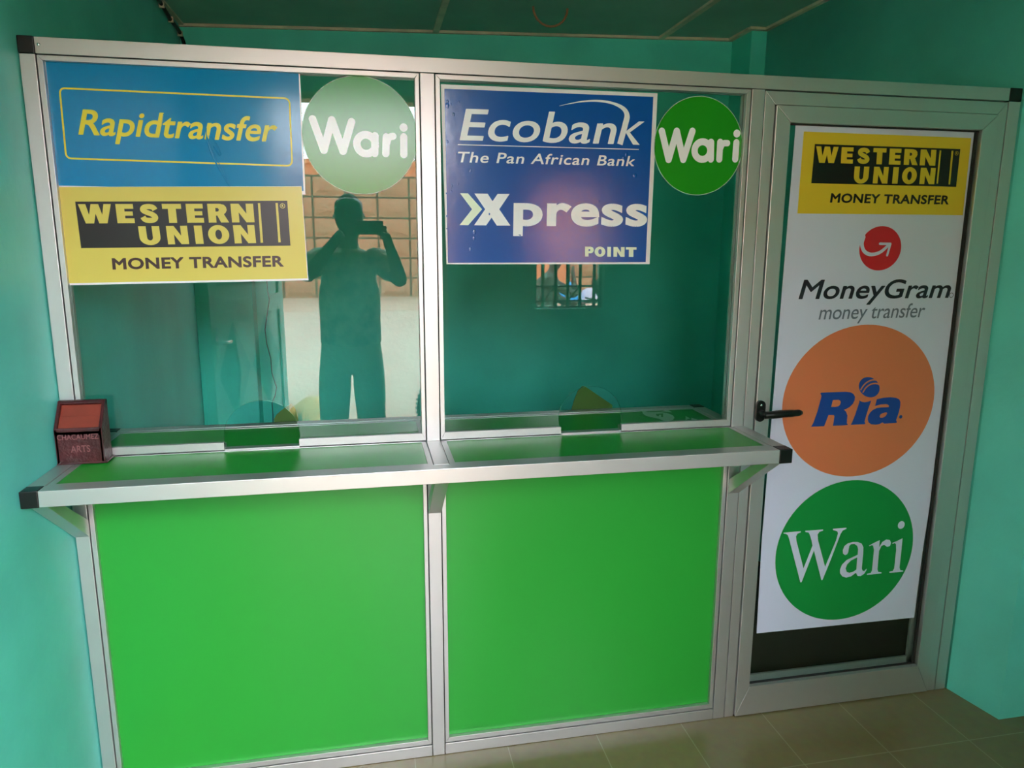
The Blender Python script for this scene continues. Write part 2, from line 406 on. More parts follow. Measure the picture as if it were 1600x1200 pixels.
# glazing beads: mitred strips round every opening, thin dark joint towards the posts
HOLES = {0: ((.503, 1.0775), .1025, .402, .603), 1: ((1.4665, 1.0855), .1015, 1.371, 1.5635)}
def mitre(mb_, x0, x1, z0, z1, w0x, w1x, w0z, w1z, y0, y1, sides='LRTB'):
    i0, i1, k0, k1 = x0+w0x, x1-w1x, z0+w0z, z1-w1z
    q = {'L': [(x0, z0), (i0, k0), (i0, k1), (x0, z1)], 'R': [(x1, z0), (x1, z1), (i1, k1), (i1, k0)],
         'T': [(x0, z1), (i0, k1), (i1, k1), (x1, z1)], 'B': [(x0, z0), (x1, z0), (i1, k0), (i0, k0)]}
    e = .0004
    for s_ in sides:
        c = Vector((sum(p[0] for p in q[s_])/4, sum(p[1] for p in q[s_])/4))
        pp = []
        for p in q[s_]:
            v = Vector(p); d = c-v; pp.append((v.x+math.copysign(e, d.x), v.y+math.copysign(e, d.y)))
        mb_.prism(pp, y0, y1)
    return mb_
J = .0016
for k, (a, al, bl, b) in enumerate(((XLj, XLb, XCl, XCj), (XCk, XCr, XRl, XRj))):
    for z0, z1, zi0, zi1, up in ((ZL, ZR, ZLb, ZRb, True), (ZB, ZLu, ZBb, .99, False)):
        m_ = mitre(MB(), a+J, b-J, z0+(.001 if up else J), z1-J, al-a-J, b-bl-J, zi0-z0-(.001 if up else J), z1-zi1-J, .0025, .0168, 'LRT' if up else 'LRTB')
        if up:   # bottom bead is cut away at the serving hole
            (c, r, h0, h1) = HOLES[k]
            m_.prism([(a+J+.0005, ZL+.001), (h0, ZL+.001), (h0, ZLb), (al-.0004, ZLb)], .0025, .0168)
            m_.prism([(h1, ZL+.001), (b-J-.0005, ZL+.001), (bl+.0004, ZLb), (h1, ZLb)], .0025, .0168)
            m_.box(h0, h1, .006, .035, ZL-.002, ZL+.0022)
        m_.build('glazing_bead', 'aluminium', part, bevel=.0006)
        # inner side beads
        if up:
            mitre(MB(), a+J, b-J, z0+.001, z1-J, al-a-J, b-bl-J, zi0-z0-.001, z1-zi1-J, .0235, .0375, 'LRT').build('inner_bead', 'aluminium', part)
            w_ = MB(); w_.prism([(a+.003, ZL+.001), (h0, ZL+.001), (h0, ZLb-.008), (a+.003, ZLb-.008)], .0235, .0375)
            w_.prism([(h1, ZL+.001), (b-.003, ZL+.001), (b-.003, ZLb-.008), (h1, ZLb-.008)], .0235, .0375); w_.build('inner_bead', 'aluminium', part)
    # dark joints behind the gaps
    j_ = MB(); j_.box(a, a+J+.001, .008, .03, ZL, ZR); j_.box(b-J-.001, b, .008, .03, ZL, ZR); j_.box(a, b, .008, .03, ZR-J-.001, ZR)
    j_.box(a, a+J+.001, .008, .03, ZB, ZLu); j_.box(b-J-.001, b, .008, .03, ZB, ZLu); j_.box(a, b, .008, .03, ZB, ZB+J+.001)
    j_.build('joint_seal', 'seam', part)
    MB().box(al-.006, bl+.006, .0172, .0212, ZBb-.006, ZLu-.004).build('infill_board', 'green_board', part)
    # pane with its round-topped serving hole
    (c, r, h0, h1) = HOLES[k]
    zb = ZL+.003
    def ang(h): return math.degrees(math.atan2(zb-c[1], h-c[0]))
    a0 = math.degrees(math.acos(max(-1, min(1, (h1-c[0])/r)))); a0 = -abs(a0) if c[1] > zb else abs(a0)
    zz = c[1]+r*math.sin(math.radians(a0))
    cut = [(h1, zb), (h1, max(zb+.0005, zz))]+arc(c, r, max(a0, -20), 180-max(a0, -20), 40)[1:-1]+[(h0, max(zb+.0005, zz)), (h0, zb)]
    outl = [(al-.006, zb)]+cut[::-1]+[(bl+.006, zb), (bl+.006, ZRb+.006), (al-.006, ZRb+.006)]
    MB().prism(outl, YG, YG+.005).build('glass_pane', 'glass', part)
    ed = MB(); cc = cut[1:-1]
    for i in range(len(cc)-1):
        (xa, za), (xb, zb_) = cc[i], cc[i+1]
        ed.add([(xa, YG-.0004, za), (xb, YG-.0004, zb_), (xb, YG+.0054, zb_), (xa, YG+.0054, za)], [(0, 1, 2, 3)])
        da = (Vector((xa, za))-Vector(c)).normalized()*.0011; db = (Vector((xb, zb_))-Vector(c)).normalized()*.0011
        ed.add([(xa, YG-.0004, za), (xb, YG-.0004, zb_), (xb+db.x, YG-.0004, zb_+db.y), (xa+da.x, YG-.0004, za+da.y)], [(0, 1, 2, 3)])
    ed.build('hole_edge', 'glass_edge', part)
def screw(p, parent, n=(0, -1, 0), r=.0035):
    m_ = MB(); m_.ball(p, r, r*.6, r, 10, 6); return m_.build('screw', 'steel', parent, smooth=True)
screw((.048, -.0005, 2.082), part, r=.004)

# ================================================================== GLAZED DOOR of the partition
door = empty('glazed_door', (2.39, .02, 0), 'silver aluminium framed glass door at the right end of the partition', 'door')
mitre(MB(), XRk+J, XEj-J, .0005, ZR-.003, .0335, .0345, .0001, .038, .001, .039, 'LRT').build('door_frame', 'aluminium', door, bevel=.001)
lx0, lx1, lz0, lz1 = 2.0095, 2.7765, .004, 2.0185
gx0, gx1, gz0, gz1 = 2.058, 2.7235, .113, 1.9705
mitre(MB(), lx0, lx1, lz0, lz1, gx0-lx0, lx1-gx1, gz0-lz0, lz1-gz1, -.006, .034).build('leaf_frame', 'aluminium', door, bevel=.0015)
MB().box(gx0-.004, gx1+.004, YG, YG+.005, gz0-.004, gz1+.004).build('glass_pane', 'glass', door)
m_ = MB(); e_ = .004
for q in ((gx0, gx0+e_, gz0, gz1), (gx1-e_*2.2, gx1, gz0, gz1), (gx0, gx1, gz0, gz0+e_), (gx0, gx1, gz1-e_, gz1)): m_.box(q[0], q[1], .009, .017, q[2], q[3])
m_.build('rubber_gasket', 'seam', door)
m_ = MB(); m_.box(gx0, gx1, .026, .034, gz0, gz0+.022); m_.box(gx1-.022, gx1, .026, .034, gz0, gz1); m_.build('inner_bead', 'aluminium', door)
# lever handle
h = MB(); ol = arc((2.0215, 1.112), .0158, 0, 180, 12)+arc((2.0215, 1.075), .0158, 180, 360, 12)
h.prism(ol, -.016, -.006); hb = h.build('handle', 'black_plastic', door, bevel=.002, label='black lever handle')
m_ = MB(); m_.tube([(2.0215, -.014, 1.089), (2.0215, -.046, 1.089)], .010, 14)
m_.tube(spline([(2.018, -.046, 1.088), (2.035, -.049, 1.0885), (2.07, -.050, 1.0905), (2.11, -.048, 1.0905), (2.142, -.044, 1.0905)], 5), [.0115]*6+[.0125]*5+[.0118]*5+[.0105]*4+[.008], 14)
m_.ball((2.142, -.044, 1.0905), .008, .008, .008)
m_.build('lever', 'black_plastic', hb, smooth=True)
m_ = MB(); m_.ball((2.0215, -.0165, 1.113), .0035, .0012, .004); m_.build('lock_cover', 'steel', hb, smooth=True)

# ================================================================== SERVING SHELF in front, COUNTER behind
def shelf(name, y0, y1, label, flip, brackets):
    t = empty(name, (.985, (y0+y1)/2, ZLu), label, 'counter')
    yo, yi = (y0, y1) if not flip else (y1, y0)          # outer edge, edge at the partition
    s_ = 1 if not flip else -1
    x1 = 1.974; w = .040
    def B(a, b, c, d, e, f): return MB().box(a, b, min(c, d), max(c, d), e, f)
    B(.041, x1-w, yo, yo+s_*w, ZLu, ZL).build('front_rail', 'aluminium', t, bevel=.0012)
    for a, b in ((.002, .041), (x1-w, x1)): B(a, b, yo+s_*(w+g), yi, ZLu, ZL).build('end_rail', 'aluminium', t, bevel=.0012)
    for a, b in ((.002, .041), (x1-w, x1)): B(a, b, yo-s_*.001, yo+s_*w, ZLu-.001, ZL+.001).build('end_cap', 'black_plastic', t, bevel=.002)
    B(XCj, XCk, yo+s_*(w+.002), yi, ZLu, ZL-.0004).build('cross_rail', 'aluminium', t, bevel=.001)
    for a, b in ((.041, XCj), (XCk, x1-w)):
        mb_ = MB(); lo, hi = min(yo+s_*w, yi), max(yo+s_*w, yi); e = .017
        # flat bead round the board (outline in x, y)
        i0, i1 = a+e, b-e*.9; jo = yo+s_*(w+e); ji = yi-s_*.004
        for q in ([(a+J, yo+s_*w), (i0, jo), (i0, ji), (a+J, yi)], [(b-J, yo+s_*w), (b-J, yi), (i1, ji), (i1, jo)],
                  [(a+J, yo+s_*(w+.0004)), (b-J, yo+s_*(w+.0004)), (i1, jo), (i0, jo)]):
            mb_.prismz(q, ZL-.012, ZL-.0015)
        mb_.build('edge_bead', 'aluminium', t)
        B(i0-.004, i1+.004, jo-s_*.004, yi, ZL-.016, ZL-.0030).build('board', 'green_board', t)
    if brackets:
        for x in (.0205, .9832, 1.9513):
            bk = MB(); yb = -.0005
            bk.prismx([(yb, .822), (yb, .868), (-.205, ZLu-.0005), (-.25, ZLu-.0005), (yb-.005, .822)], x-.0185, x+.0185)
            b_ = bk.build('bracket', 'aluminium', t, bevel=.001)
            screw((x, -.013, .835), b_)
    return t
shelf('serving_shelf', -.277, -.0005, 'bright green serving shelf with silver rim in front of the glass, on angled brackets', False, True)
shelf('inner_counter', .0405, .317, 'bright green counter with silver rim behind the glass, seen through the panes', True, False)

# ================================================================== WOODEN BOX on the shelf
bx = empty('wooden_box', (.06, -.03, ZL), 'dark red carved wooden box on the left end of the green shelf', 'box')
x0, x1 = .0035, .1175; yf, yk = -.062, -.003; zf, zt = ZL+.094, ZL+.160
zb0 = ZL+.0012
m_ = MB(); m_.prismx([(yf, zb0), (yf, zf), (yk-.014, zt), (yk, zt), (yk, zb0)], x0, x1)
# recessed tray is cut as a frame: build the body below the slope and a raised rim
m_ = MB(); th = .008
def sl(t, d=0.):    # point on the slope, d below it
    y = yf+(yk-.014-yf)*t; z = zf+(zt-zf)*t; L_ = math.hypot(yk-.014-yf, zt-zf); return (y+d*(zt-zf)/L_, z-d*(yk-.014-yf)/L_)
m_.prismx([(yf, zb0), (yf, zf), sl(0, .0), sl(.0, .014), sl(1, .014), sl(1), (yk, zt), (yk, zb0)], x0, x1) if False else None
m_.prismx([(yf, zb0), (yf, zf-.006), sl(.02, .014), sl(.98, .014), (yk, zt-.01), (yk, zb0)], x0+.001, x1-.001)
for a, b in ((x0, x0+th), (x1-th, x1)): m_.prismx([(yf, zb0), (yf, zf), sl(1), (yk, zt), (yk, zb0)], a, b)
m_.prismx([(yf, zf-.02), (yf, zf), sl(.05), sl(.05, .016)], x0, x1); m_.prismx([sl(.9, .016), sl(.9), sl(1), (yk, zt), (yk, zt-.02)], x0, x1)
m_.build('body', 'dark_wood', bx, bevel=.0015)
m_ = MB(); m_.prismx([sl(.05, .014), sl(.05, .006), sl(.47, .006), sl(.47, .014)], x0+th, x1-th); m_.prismx([sl(.48, .014), sl(.48, .009), sl(.9, .009), sl(.9, .014)], x0+th, x1-th)
m_.build('lid', 'red_wood', bx, bevel=.001, label='reddish sloping lid in two steps')
MB().box(x0-.0005, x1+.006, yf-.002, yk+.002, ZL+.0003, ZL+.004).build('base_board', 'dark_wood', bx, bevel=.001)
m_ = MB(); text(m_, 'CHACAUMEZ', (x0+.007, ZL+.066), (x1-.009, ZL+.066), (x0+.007, ZL+.080), yf-.0012, bold=.012)
text(m_, 'ARTS', (x0+.036, ZL+.032), (x1-.032, ZL+.032), (x0+.036, ZL+.050), yf-.0012, bold=.012)
m_.union().build('carved_lettering', 'carved_wood', bx)

# ================================================================== POSTERS AND STICKERS on the outside of the glass
YP = YG-.0012                                # sheet face
def A(px, py, y=YP): p = at(px, py, y); return (p.x, p.z)
def AA(l, off=(0, 0), sc=1.0): return [A(off[0]+p[0]/sc, off[1]+p[1]/sc) for p in l]
def sheet(parent, corners, m, name='sheet', y=YP, th=.0010):
    return MB().prism([A(*c) for c in corners], y, y+th).build(name, m, parent)
def flat(parent, name, m, polys, y, holes=()):
    m_ = MB()
    for p in polys: m_.poly([A(*q) for q in p], y=y)
    return m_.build(name, m, parent)
def tx(parent, name, m, items, y):
    m_ = MB()
    for it in items:
        body, p0, p1, p2 = it[:4]; kw = it[4] if len(it) > 4 else {}
        text(m_, body, A(*p0), A(*p1), A(*p2), y, **kw)
    return m_.union().build(name, m, parent)
E1, E2, E3 = YP-.0003, YP-.0006, YP-.0009
def loc(px, py): p = at(px, py, YP); return (p.x, YP, p.z)

# heavy extended capitals, drawn in a unit box
def _ring(rx, ry, n=28): return arc((.5, .5), rx, 0, 360, n, ry)[:-1]
BLOCK = {
 'E': ([(0, 0), (1, 0), (1, .25), (.48, .25), (.48, .39), (.94, .39), (.94, .61), (.48, .61), (.48, .75), (1, .75), (1, 1), (0, 1)],),
 'T': ([(0, .74), (.29, .74), (.29, 0), (.71, 0), (.71, .74), (1, .74), (1, 1), (0, 1)],),
 'N': ([(0, 0), (.33, 0), (.33, .54), (.64, 0), (1, 0), (1, 1), (.67, 1), (.67, .46), (.36, 1), (0, 1)],),
 'W': ([(0, 1), (.17, 0), (.42, 0), (.5, .5), (.58, 0), (.83, 0), (1, 1), (.775, 1), (.70, .44), (.615, 1), (.385, 1), (.30, .44), (.225, 1)],),
 'U': ([(0, 1)]+[(.5+.5*math.cos(a), .40+.42*math.sin(a)) for a in [math.pi+math.pi*i/16 for i in range(17)]]+[(1, 1), (.64, 1)]+[(.5+.14*math.cos(a), .40+.17*math.sin(a)) for a in [-math.pi*i/12 for i in range(13)]]+[(.36, 1)],),
 'I': ([(0, 0), (1, 0), (1, 1), (0, 1)],),
 'O': (_ring(.5, .52), _ring(.155, .27)),
 'R': ([(0, 0), (.39, 0), (.39, .37), (.46, .37), (.62, 0), (1.03, 0), (.80, .44), (.90, .53), (.96, .66), (.94, .82), (.84, .94), (.62, 1), (0, 1)], [(.39, .58), (.52, .59), (.575, .68), (.52, .77), (.39, .78)]),
 'P': ([(0, 0), (.40, 0), (.40, .33), (.64, .33), (.86, .40), (1, .56), (1, .76), (.88, .94), (.64, 1), (0, 1)], [(.40, .55), (.55, .56), (.61, .66), (.55, .76), (.40, .77)]),
}
S_LINE = [(.80, .69), (.71, .82), (.5, .865), (.29, .82), (.22, .70), (.33, .59), (.66, .44), (.78, .30), (.70, .175), (.5, .135), (.28, .18), (.185, .32)]
def block(mb_, word, boxes, p0, p1, p2, y):
    p0, p1, p2 = Vector(p0), Vector(p1), Vector(p2)
    for ch, (a, b) in zip(word, boxes):
        mp = lambda q: tuple(p0+(p1-p0)*(a+(b-a)*q[0])+(p2-p0)*q[1])
        if ch == 'S':
            t_ = MB(); t_.stroke(spline(S_LINE, 5), .27, 0, 'butt')
            mb_.add([(mp((v[0], v[2]))[0], y, mp((v[0], v[2]))[1]) for v in t_.v], t_.f)
        else: mb_.poly([mp(q) for q in BLOCK[ch][0]], [[mp(q) for q in h_] for h_ in BLOCK[ch][1:]], y=y)
    return mb_
def fr(l): a, b = l[0][0], l[-1][1]; return [((p-a)/(b-a), (q-a)/(b-a)) for p, q in l]
BX_W = fr([(392, 552), (574, 660), (684, 788), (804, 900), (924, 1010), (1034, 1136), (1154, 1272)])
BX_U = fr([(692, 796), (830, 936), (970, 1010), (1038, 1146), (1170, 1281)])
# --- blue poster
p = empty('poster', loc(280, 300), 'glossy blue poster with yellow rounded border and lettering at the top left of the glass', 'poster')
sheet(p, [(68.3, 89.6), (468.6, 112.0), (477.4, 304), (90, 293)], 'gloss_white')
flat(p, 'printed_field', 'gloss_blue', [[(70.6, 91.4), (466.4, 113.4), (474.2, 298.5), (90.6, 290)]], E1)
# border
def rrect(c, r, n=6):
    out = []
    for i in range(4):
        a = Vector(c[i]); pr = Vector(c[i-1]); nx = Vector(c[(i+1) % 4])
        d0 = (pr-a).normalized()*r; d1 = (nx-a).normalized()*r
        out += [tuple((1-t)**2*(a+d0)+2*t*(1-t)*a+t*t*(a+d1)) for t in [j/n for j in range(n+1)]]
    return out
m_ = MB(); rr = rrect([(93.2, 137.6), (452.2, 153.9), (456.6, 259.2), (103.6, 247.4)], 9)
m_.stroke([A(*q) for q in rr+rr[:1]], .0042, E2, 'butt'); m_.union().build('border_line', 'ink_yellow', p)
tx(p, 'lettering', 'ink_yellow', [('Rapidtransfer', (122.4, 210.5), (428.5, 221.8), (129.5, 170.8), dict(bold=.017, href='R'))], E2)
m_ = MB()
for pts, ww in (([(322.5, 200), (323.5, 217), (333, 245), (345, 268), (357.5, 290)], (.002, .005, .004, .003, .001)),
                ([(323, 212), (330, 214), (338, 225), (344, 239), (342, 241), (333, 228)], (.001, .003, .004, .005, .004, .001)),
                ([(324, 214), (336, 243), (349, 268), (358.5, 291)], (.001, .002, .002, .001))):
    q = spline([A(*c) for c in pts], 5); k = len(q)
    m_.tube([(v[0], E2+.0002, v[1]) for v in q], [max(.0006, ww[min(len(ww)-1, int(i/(k-1)*(len(ww)-1)))]*.55) for i in range(k)], 6)
m_.build('crease', 'gloss_blue', p, smooth=True, label='glossy folded crease')

def wu(parent, black, west, union, bars, reg, money, mb_black, ylw, brown, yb):
    flat(parent, 'printed_block', mb_black, [black], yb)
    m_ = MB(); block(m_, 'WESTERN', BX_W, *(A(*q) for q in west[:3]), yb-.0003); block(m_, 'UNION', BX_U, *(A(*q) for q in union[:3]), yb-.0003)
    m_.union().build('lettering', ylw, parent)
    m_ = MB()
    for b in bars: m_.poly([A(*q) for q in b], y=yb-.0003)
    c = A(*reg); m_.stroke(arc(c, .0060, 0, 360, 20), .0012, yb-.0003, 'butt')
    text(m_, 'R', (c[0]-.0022, c[1]-.0032), (c[0]+.0026, c[1]-.0032), (c[0]-.0022, c[1]+.0034), yb-.0003, bold=.03)
    m_.union().build('emblem_bars', ylw, parent)
    tx(parent, 'small_lettering', brown, [('MONEY TRANSFER', *money)], yb)
# --- big yellow poster
YQ = YP-.0006                                # overlaps the lower edge of the blue one
p = empty('poster', loc(285, 445), 'glossy yellow poster with black block lettering under the blue poster', 'poster')
MB().prism([A(*c) for c in ((90.2, 292), (471.5, 291.2), (482.0, 438.0), (106.6, 445.6))], YQ-.0008, YQ).build('sheet', 'gloss_white', p)
flat(p, 'printed_field', 'gloss_yellow', [[(90.6, 292.3), (471, 291.6), (480.6, 435), (106.6, 442.6)]], YQ-.0010)
wu(p, [(117.8, 315), (449, 313.8), (454, 383.8), (127.2, 387.8)],
   ((126.0, 349.3), (398.0, 347.3), (122.0, 319.0), dict(bold=.042, sharp=True)),
   ((220.0, 382.6), (400.4, 379.8), (216.0, 353.6), dict(bold=.042, sharp=True)),
   [[(403.1, 317.5), (406.6, 317.5), (411.3, 379.2), (407.4, 379.4)], [(430.6, 317.3), (434.2, 317.3), (438.8, 378.6), (435.2, 378.8)]],
   (441.6, 321.8), ((176.4, 421.2), (443.2, 416.6), (174.8, 403.4), dict(bold=.034, sharp=True, space=1.06)), 'ink_black', 'gloss_yellow', 'ink_brown', YQ-.0013)

# --- round stickers (vinyl film)
def round_sticker(label, c, r, Wp, ap, rp, ip, dot, sw, dotr):
    p = empty('round_sticker', (c[0], YP, c[1]-r), label, 'sticker', None)
    MB().prism(arc(c, r, 0, 360, 72)[:-1], YP, YP+.0008).build('film', 'film_green', p)
    m_ = MB(); m_.stroke(arc(c, r-.0008, 0, 360, 72), .0016, E1, 'butt'); m_.union().build('film_rim', 'film_pale', p)
    m_ = MB(); m_.stroke([A(*q) for q in Wp], sw, E1)
    for q in Wp[1:-1]: m_.disc(A(*q), sw/2, E1)
    (ac, ar), stem = ap; cc = A(*ac)
    m_.stroke(arc(cc, ar, 0, 360, 32), sw, E1, 'butt'); m_.stroke([A(*q) for q in stem], sw, E1)
    m_.stroke([A(*q) for q in rp[0]], sw, E1); m_.stroke(spline([A(*q) for q in rp[1]], 6), sw*.92, E1)
    m_.stroke([A(*q) for q in ip], sw, E1); m_.disc(A(*dot), dotr, E1, 28)
    m_.union().build('lettering', 'ink_white', p)
    return p
z2 = lambda l: [(440+x/5.3333, 90+y/5.3333) for x, y in l]
z8 = lambda l: [(1000+x/5.3333, 120+y/5.3333) for x, y in l]
round_sticker('pale shining round green sticker with white lettering beside the blue poster on the left pane', (.8035, 1.8965), .1525,
    z2([(258, 512), (352, 772), (418, 520), (512, 780), (583, 535)]), ((z2([(704, 722)])[0], .0245), z2([(778, 652), (776, 798)])),
    (z2([(872, 662), (868, 800)]), z2([(876, 715), (893, 668), (930, 655)])), z2([(1018, 662), (1018, 808)]), z2([(1017, 583)])[0], .0198, .0110)
round_sticker('dark round green sticker with white lettering at the top right of the right pane', (1.7790, 1.8975), .1400,
    z8([(182, 453), (238, 690), (306, 453), (360, 690), (437, 453)]), ((z8([(520, 615)])[0], .0250), z8([(592, 545), (590, 687)])),
    (z8([(668, 545), (660, 687)]), z8([(668, 600), (690, 558), (728, 553)])), z8([(803, 548), (793, 686)]), z8([(807, 473)])[0], .0196, .0112)

# --- blue and purple bank poster
p = empty('poster', loc(855, 412), 'glossy blue poster with white italic lettering and white margin on the right pane', 'poster')
sheet(p, [(688.8, 131.6), (1027.5, 145.8), (1015, 412.6), (697.6, 413)], 'gloss_white')
flat(p, 'printed_field', 'gloss_navy', [[(694.3, 138.6), (1020.8, 151.3), (1008.8, 409.4), (700, 410.8)]], E1)
m_ = MB(); zz6 = lambda x, y: A(700+x/5, 140+y/5)
text(m_, 'Ecoban', zz6(90, 396), zz6(1292, 426), zz6(140, 150), E2, bold=.012, href='E', space=1.03)
m_.stroke(spline([zz6(*q) for q in ((868, 128), (960, 108), (1060, 92), (1170, 88), (1280, 105), (1365, 145), (1398, 200), (1385, 270), (1365, 345), (1342, 428))], 6), .01, E2, 'butt',
          ws=[.0006+.0060*min(1, i/22)+.0100*max(0, min(1, (i-24)/14)) for i in range(55)])
m_.poly([zz6(1385, 330), zz6(1492, 248), zz6(1535, 250), zz6(1420, 335), zz6(1497, 432), zz6(1445, 430)], y=E2)
m_.union().build('lettering', 'ink_white', p)
m_ = MB(); m_.stroke([zz6(77, 430), zz6(1490, 468)], .0022, E2, 'butt')
zz5 = lambda x, y: A(670+x/4, 110+y/4)
text(m_, 'The Pan African Bank', zz5(170, 574), zz5(1282, 599), zz5(184, 508), E2, bold=.012, href='T', space=1.08)
m_.union().build('slogan_lettering', 'ink_white', p)
m_ = MB(); m_.poly([zz5(*q) for q in ((285, 770), (368, 771), (398, 818), (430, 772), (505, 772), (440, 868), (510, 970), (425, 970), (392, 920), (358, 969), (283, 968), (352, 868))], y=E2)
text(m_, 'press', zz5(528, 972), zz5(1362, 975), zz5(530, 829), E2, bold=.033, href='x', sharp=True, space=1.06)
m_.union().build('lettering', 'ink_white', p)
m_ = MB(); block(m_, 'POINT', fr([(976, 1030), (1035, 1102), (1114, 1137), (1152, 1222), (1230, 1297)]), zz5(976, 1163), zz5(1297, 1166), zz5(976, 1101), E2)
m_.union().build('small_lettering', 'ink_palegreen', p)
m_ = MB(); m_.poly([zz5(*q) for q in ((195, 768), (245, 769), (333, 868), (246, 968), (192, 967), (270, 868))], y=E2)
m_.build('chevron', 'ink_palegreen', p)
# blisters of trapped air
m_ = MB(); rb = random.Random(3)
for i in range(60):
    edge = rb.random() < .7
    px = 698+ (rb.random()**2*50 if edge else rb.random()*300); py = 148+rb.random()*250
    c = A(px, py); r = .0015+rb.random()**3*.0045
    m_.ball((c[0], E1+.0002, c[1]), r, r*.16, r*(1+rb.random()*.5), 10, 6)
m_.build('air_bubbles', 'gloss_navy', p, smooth=True, kind='stuff')

# --- tall white door poster
p = empty('poster', loc(1305, 989), 'tall white poster with five printed logos on the glass of the door', 'poster')
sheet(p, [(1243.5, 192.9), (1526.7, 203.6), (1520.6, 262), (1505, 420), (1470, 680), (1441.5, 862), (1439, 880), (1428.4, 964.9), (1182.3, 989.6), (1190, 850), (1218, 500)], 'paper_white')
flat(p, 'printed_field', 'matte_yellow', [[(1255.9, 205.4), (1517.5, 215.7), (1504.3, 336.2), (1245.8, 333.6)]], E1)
wu(p, [(1273.1, 225), (1500.3, 233), (1493.7, 292), (1267.4, 286.2)],
   ((1273.6, 254.2), (1460.8, 258.9), (1275.0, 228.6), dict(bold=.042, sharp=True)),
   ((1333.0, 286.2), (1459.3, 288.0), (1335.3, 260.0), dict(bold=.042, sharp=True)),
   [[(1467.9, 235), (1470.4, 235.1), (1465.2, 287), (1462.8, 286.9)], [(1486.5, 235.6), (1489.4, 235.7), (1484.3, 288.3), (1481.6, 288.2)]],
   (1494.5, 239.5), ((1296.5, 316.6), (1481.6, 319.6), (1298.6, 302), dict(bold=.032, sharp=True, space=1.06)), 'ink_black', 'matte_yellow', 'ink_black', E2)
zb7 = lambda x, y: A(1220+x/7.06, 340+y/7.06)
m_ = MB(); c = Vector(zb7(1098, 340)); rx = abs(zb7(1328, 340)[0]-zb7(868, 340)[0])/2; rz = abs(zb7(1098, 95)[1]-zb7(1098, 585)[1])/2
m_.poly(arc(c, rx*1.0, 0, 360, 60, rz)[:-1], y=E1); m_.build('red_emblem', 'ink_red', p)
m_ = MB(); q = spline([zb7(*v) for v in ((912, 215), (893, 290), (915, 365), (970, 403), (1040, 402), (1105, 375), (1165, 325), (1190, 300))], 6)
m_.stroke(q, .009, E2, ws=[.0135-.0045*i/(len(q)-1) for i in range(len(q))]); m_.stroke([zb7(930, 110), zb7(905, 210), zb7(912, 215)], .0130, E2)
m_.stroke([zb7(1093, 288), zb7(1208, 290), zb7(1172, 415)], .0078, E2); m_.disc(zb7(1208, 290), .0039, E2)
m_.poly([zb7(*v) for v in ((868, 235), (900, 190), (945, 130), (990, 95), (870, 95), (850, 200))], y=E2)
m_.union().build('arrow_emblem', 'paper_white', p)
tx(p, 'lettering', 'ink_dark', [('MoneyGram', (1247.4, 467.6), (1481.6, 465.4), (1256.4, 437.2), dict(bold=.015, href='M', space=1.0))], E1)
m_ = MB(); c = A(1486.4, 461.3); m_.stroke(arc(c, .0075, 0, 360, 20), .0016, E1, 'butt'); m_.union().build('registered_mark', 'ink_dark', p)
tx(p, 'small_lettering', 'ink_grey', [('money transfer', (1278.8, 499.4), (1442.5, 495.6), (1282.2, 484.4), dict(bold=.004, href='x', space=.98))], E1)
def circ(parent, name, m, c, rx, rz, y): mb_ = MB(); mb_.poly(arc(c, rx, 0, 360, 80, rz)[:-1], y=y); return mb_.build(name, m, parent)
circ(p, 'orange_disc', 'ink_orange', (2.398, 1.102), .283, .2575, E1)
zr = lambda l: [A(1260+x/10, 580+y/10) for x, y in l]
m_ = MB()
Rout = zr([(215, 345), (230, 335), (420, 326), (620, 320), (690, 330), (735, 355), (758, 400), (752, 455), (725, 510), (680, 555), (630, 585), (585, 602), (620, 635), (640, 690), (632, 770), (630, 812), (645, 828), (642, 842), (530, 848), (412, 852), (425, 780), (436, 700), (425, 682), (345, 682), (330, 720), (300, 800), (277, 858), (170, 864), (70, 868), (85, 845), (110, 800), (170, 630), (222, 440), (235, 385)])
m_.poly(Rout, [zr([(412, 450), (500, 446), (528, 462), (535, 490), (522, 525), (498, 548), (450, 556), (385, 558)])], y=E2)
m_.poly(zr([(822, 452), (860, 475), (905, 485), (955, 478), (1012, 458), (975, 560), (940, 670), (905, 790), (917, 805), (915, 826), (800, 832), (690, 838), (712, 800), (760, 680), (800, 560), (826, 480)]), y=E2)
aout = zr([(1098, 438), (1200, 415), (1310, 405), (1400, 415), (1450, 440), (1468, 480), (1465, 540), (1445, 630), (1420, 710), (1400, 765), (1412, 785), (1408, 808), (1310, 814), (1210, 818), (1190, 798), (1140, 825), (1080, 836), (1010, 828), (970, 800), (955, 755), (962, 700), (990, 650), (1030, 610), (1090, 578), (1160, 566), (1230, 562), (1282, 560), (1290, 540), (1275, 522), (1240, 515), (1160, 520), (1110, 532), (1070, 545), (1085, 490)])
m_.poly(aout, [zr([(1255, 642), (1262, 660), (1235, 700), (1200, 722), (1155, 728), (1142, 708), (1155, 675), (1190, 655), (1225, 645)])], y=E2)
m_.poly(zr([(v[0], v[1]) for v in [(980+162*math.cos(t*math.pi/20)-20*math.sin(t*math.pi/20), 250-158*math.sin(t*math.pi/20)-0*math.cos(t*math.pi/20)) for t in range(40)]]), y=E2)
m_.disc(zr([(1472, 712)])[0], .0062, E2)
m_.union().build('blue_lettering', 'ink_blue', p)
m_ = MB()
for l in ([(845, 295), (880, 235), (940, 175), (1010, 142), (1080, 135), (1150, 165)], [(878, 335), (925, 260), (990, 210), (1060, 190), (1120, 198), (1155, 225)]):
    m_.stroke(spline(zr(l), 6), .0048, E3, 'butt')
m_.union().build('globe_lines', 'ink_orange', p)
circ(p, 'green_disc', 'ink_green', (2.3985, .5745), .2655, .2565, E1)
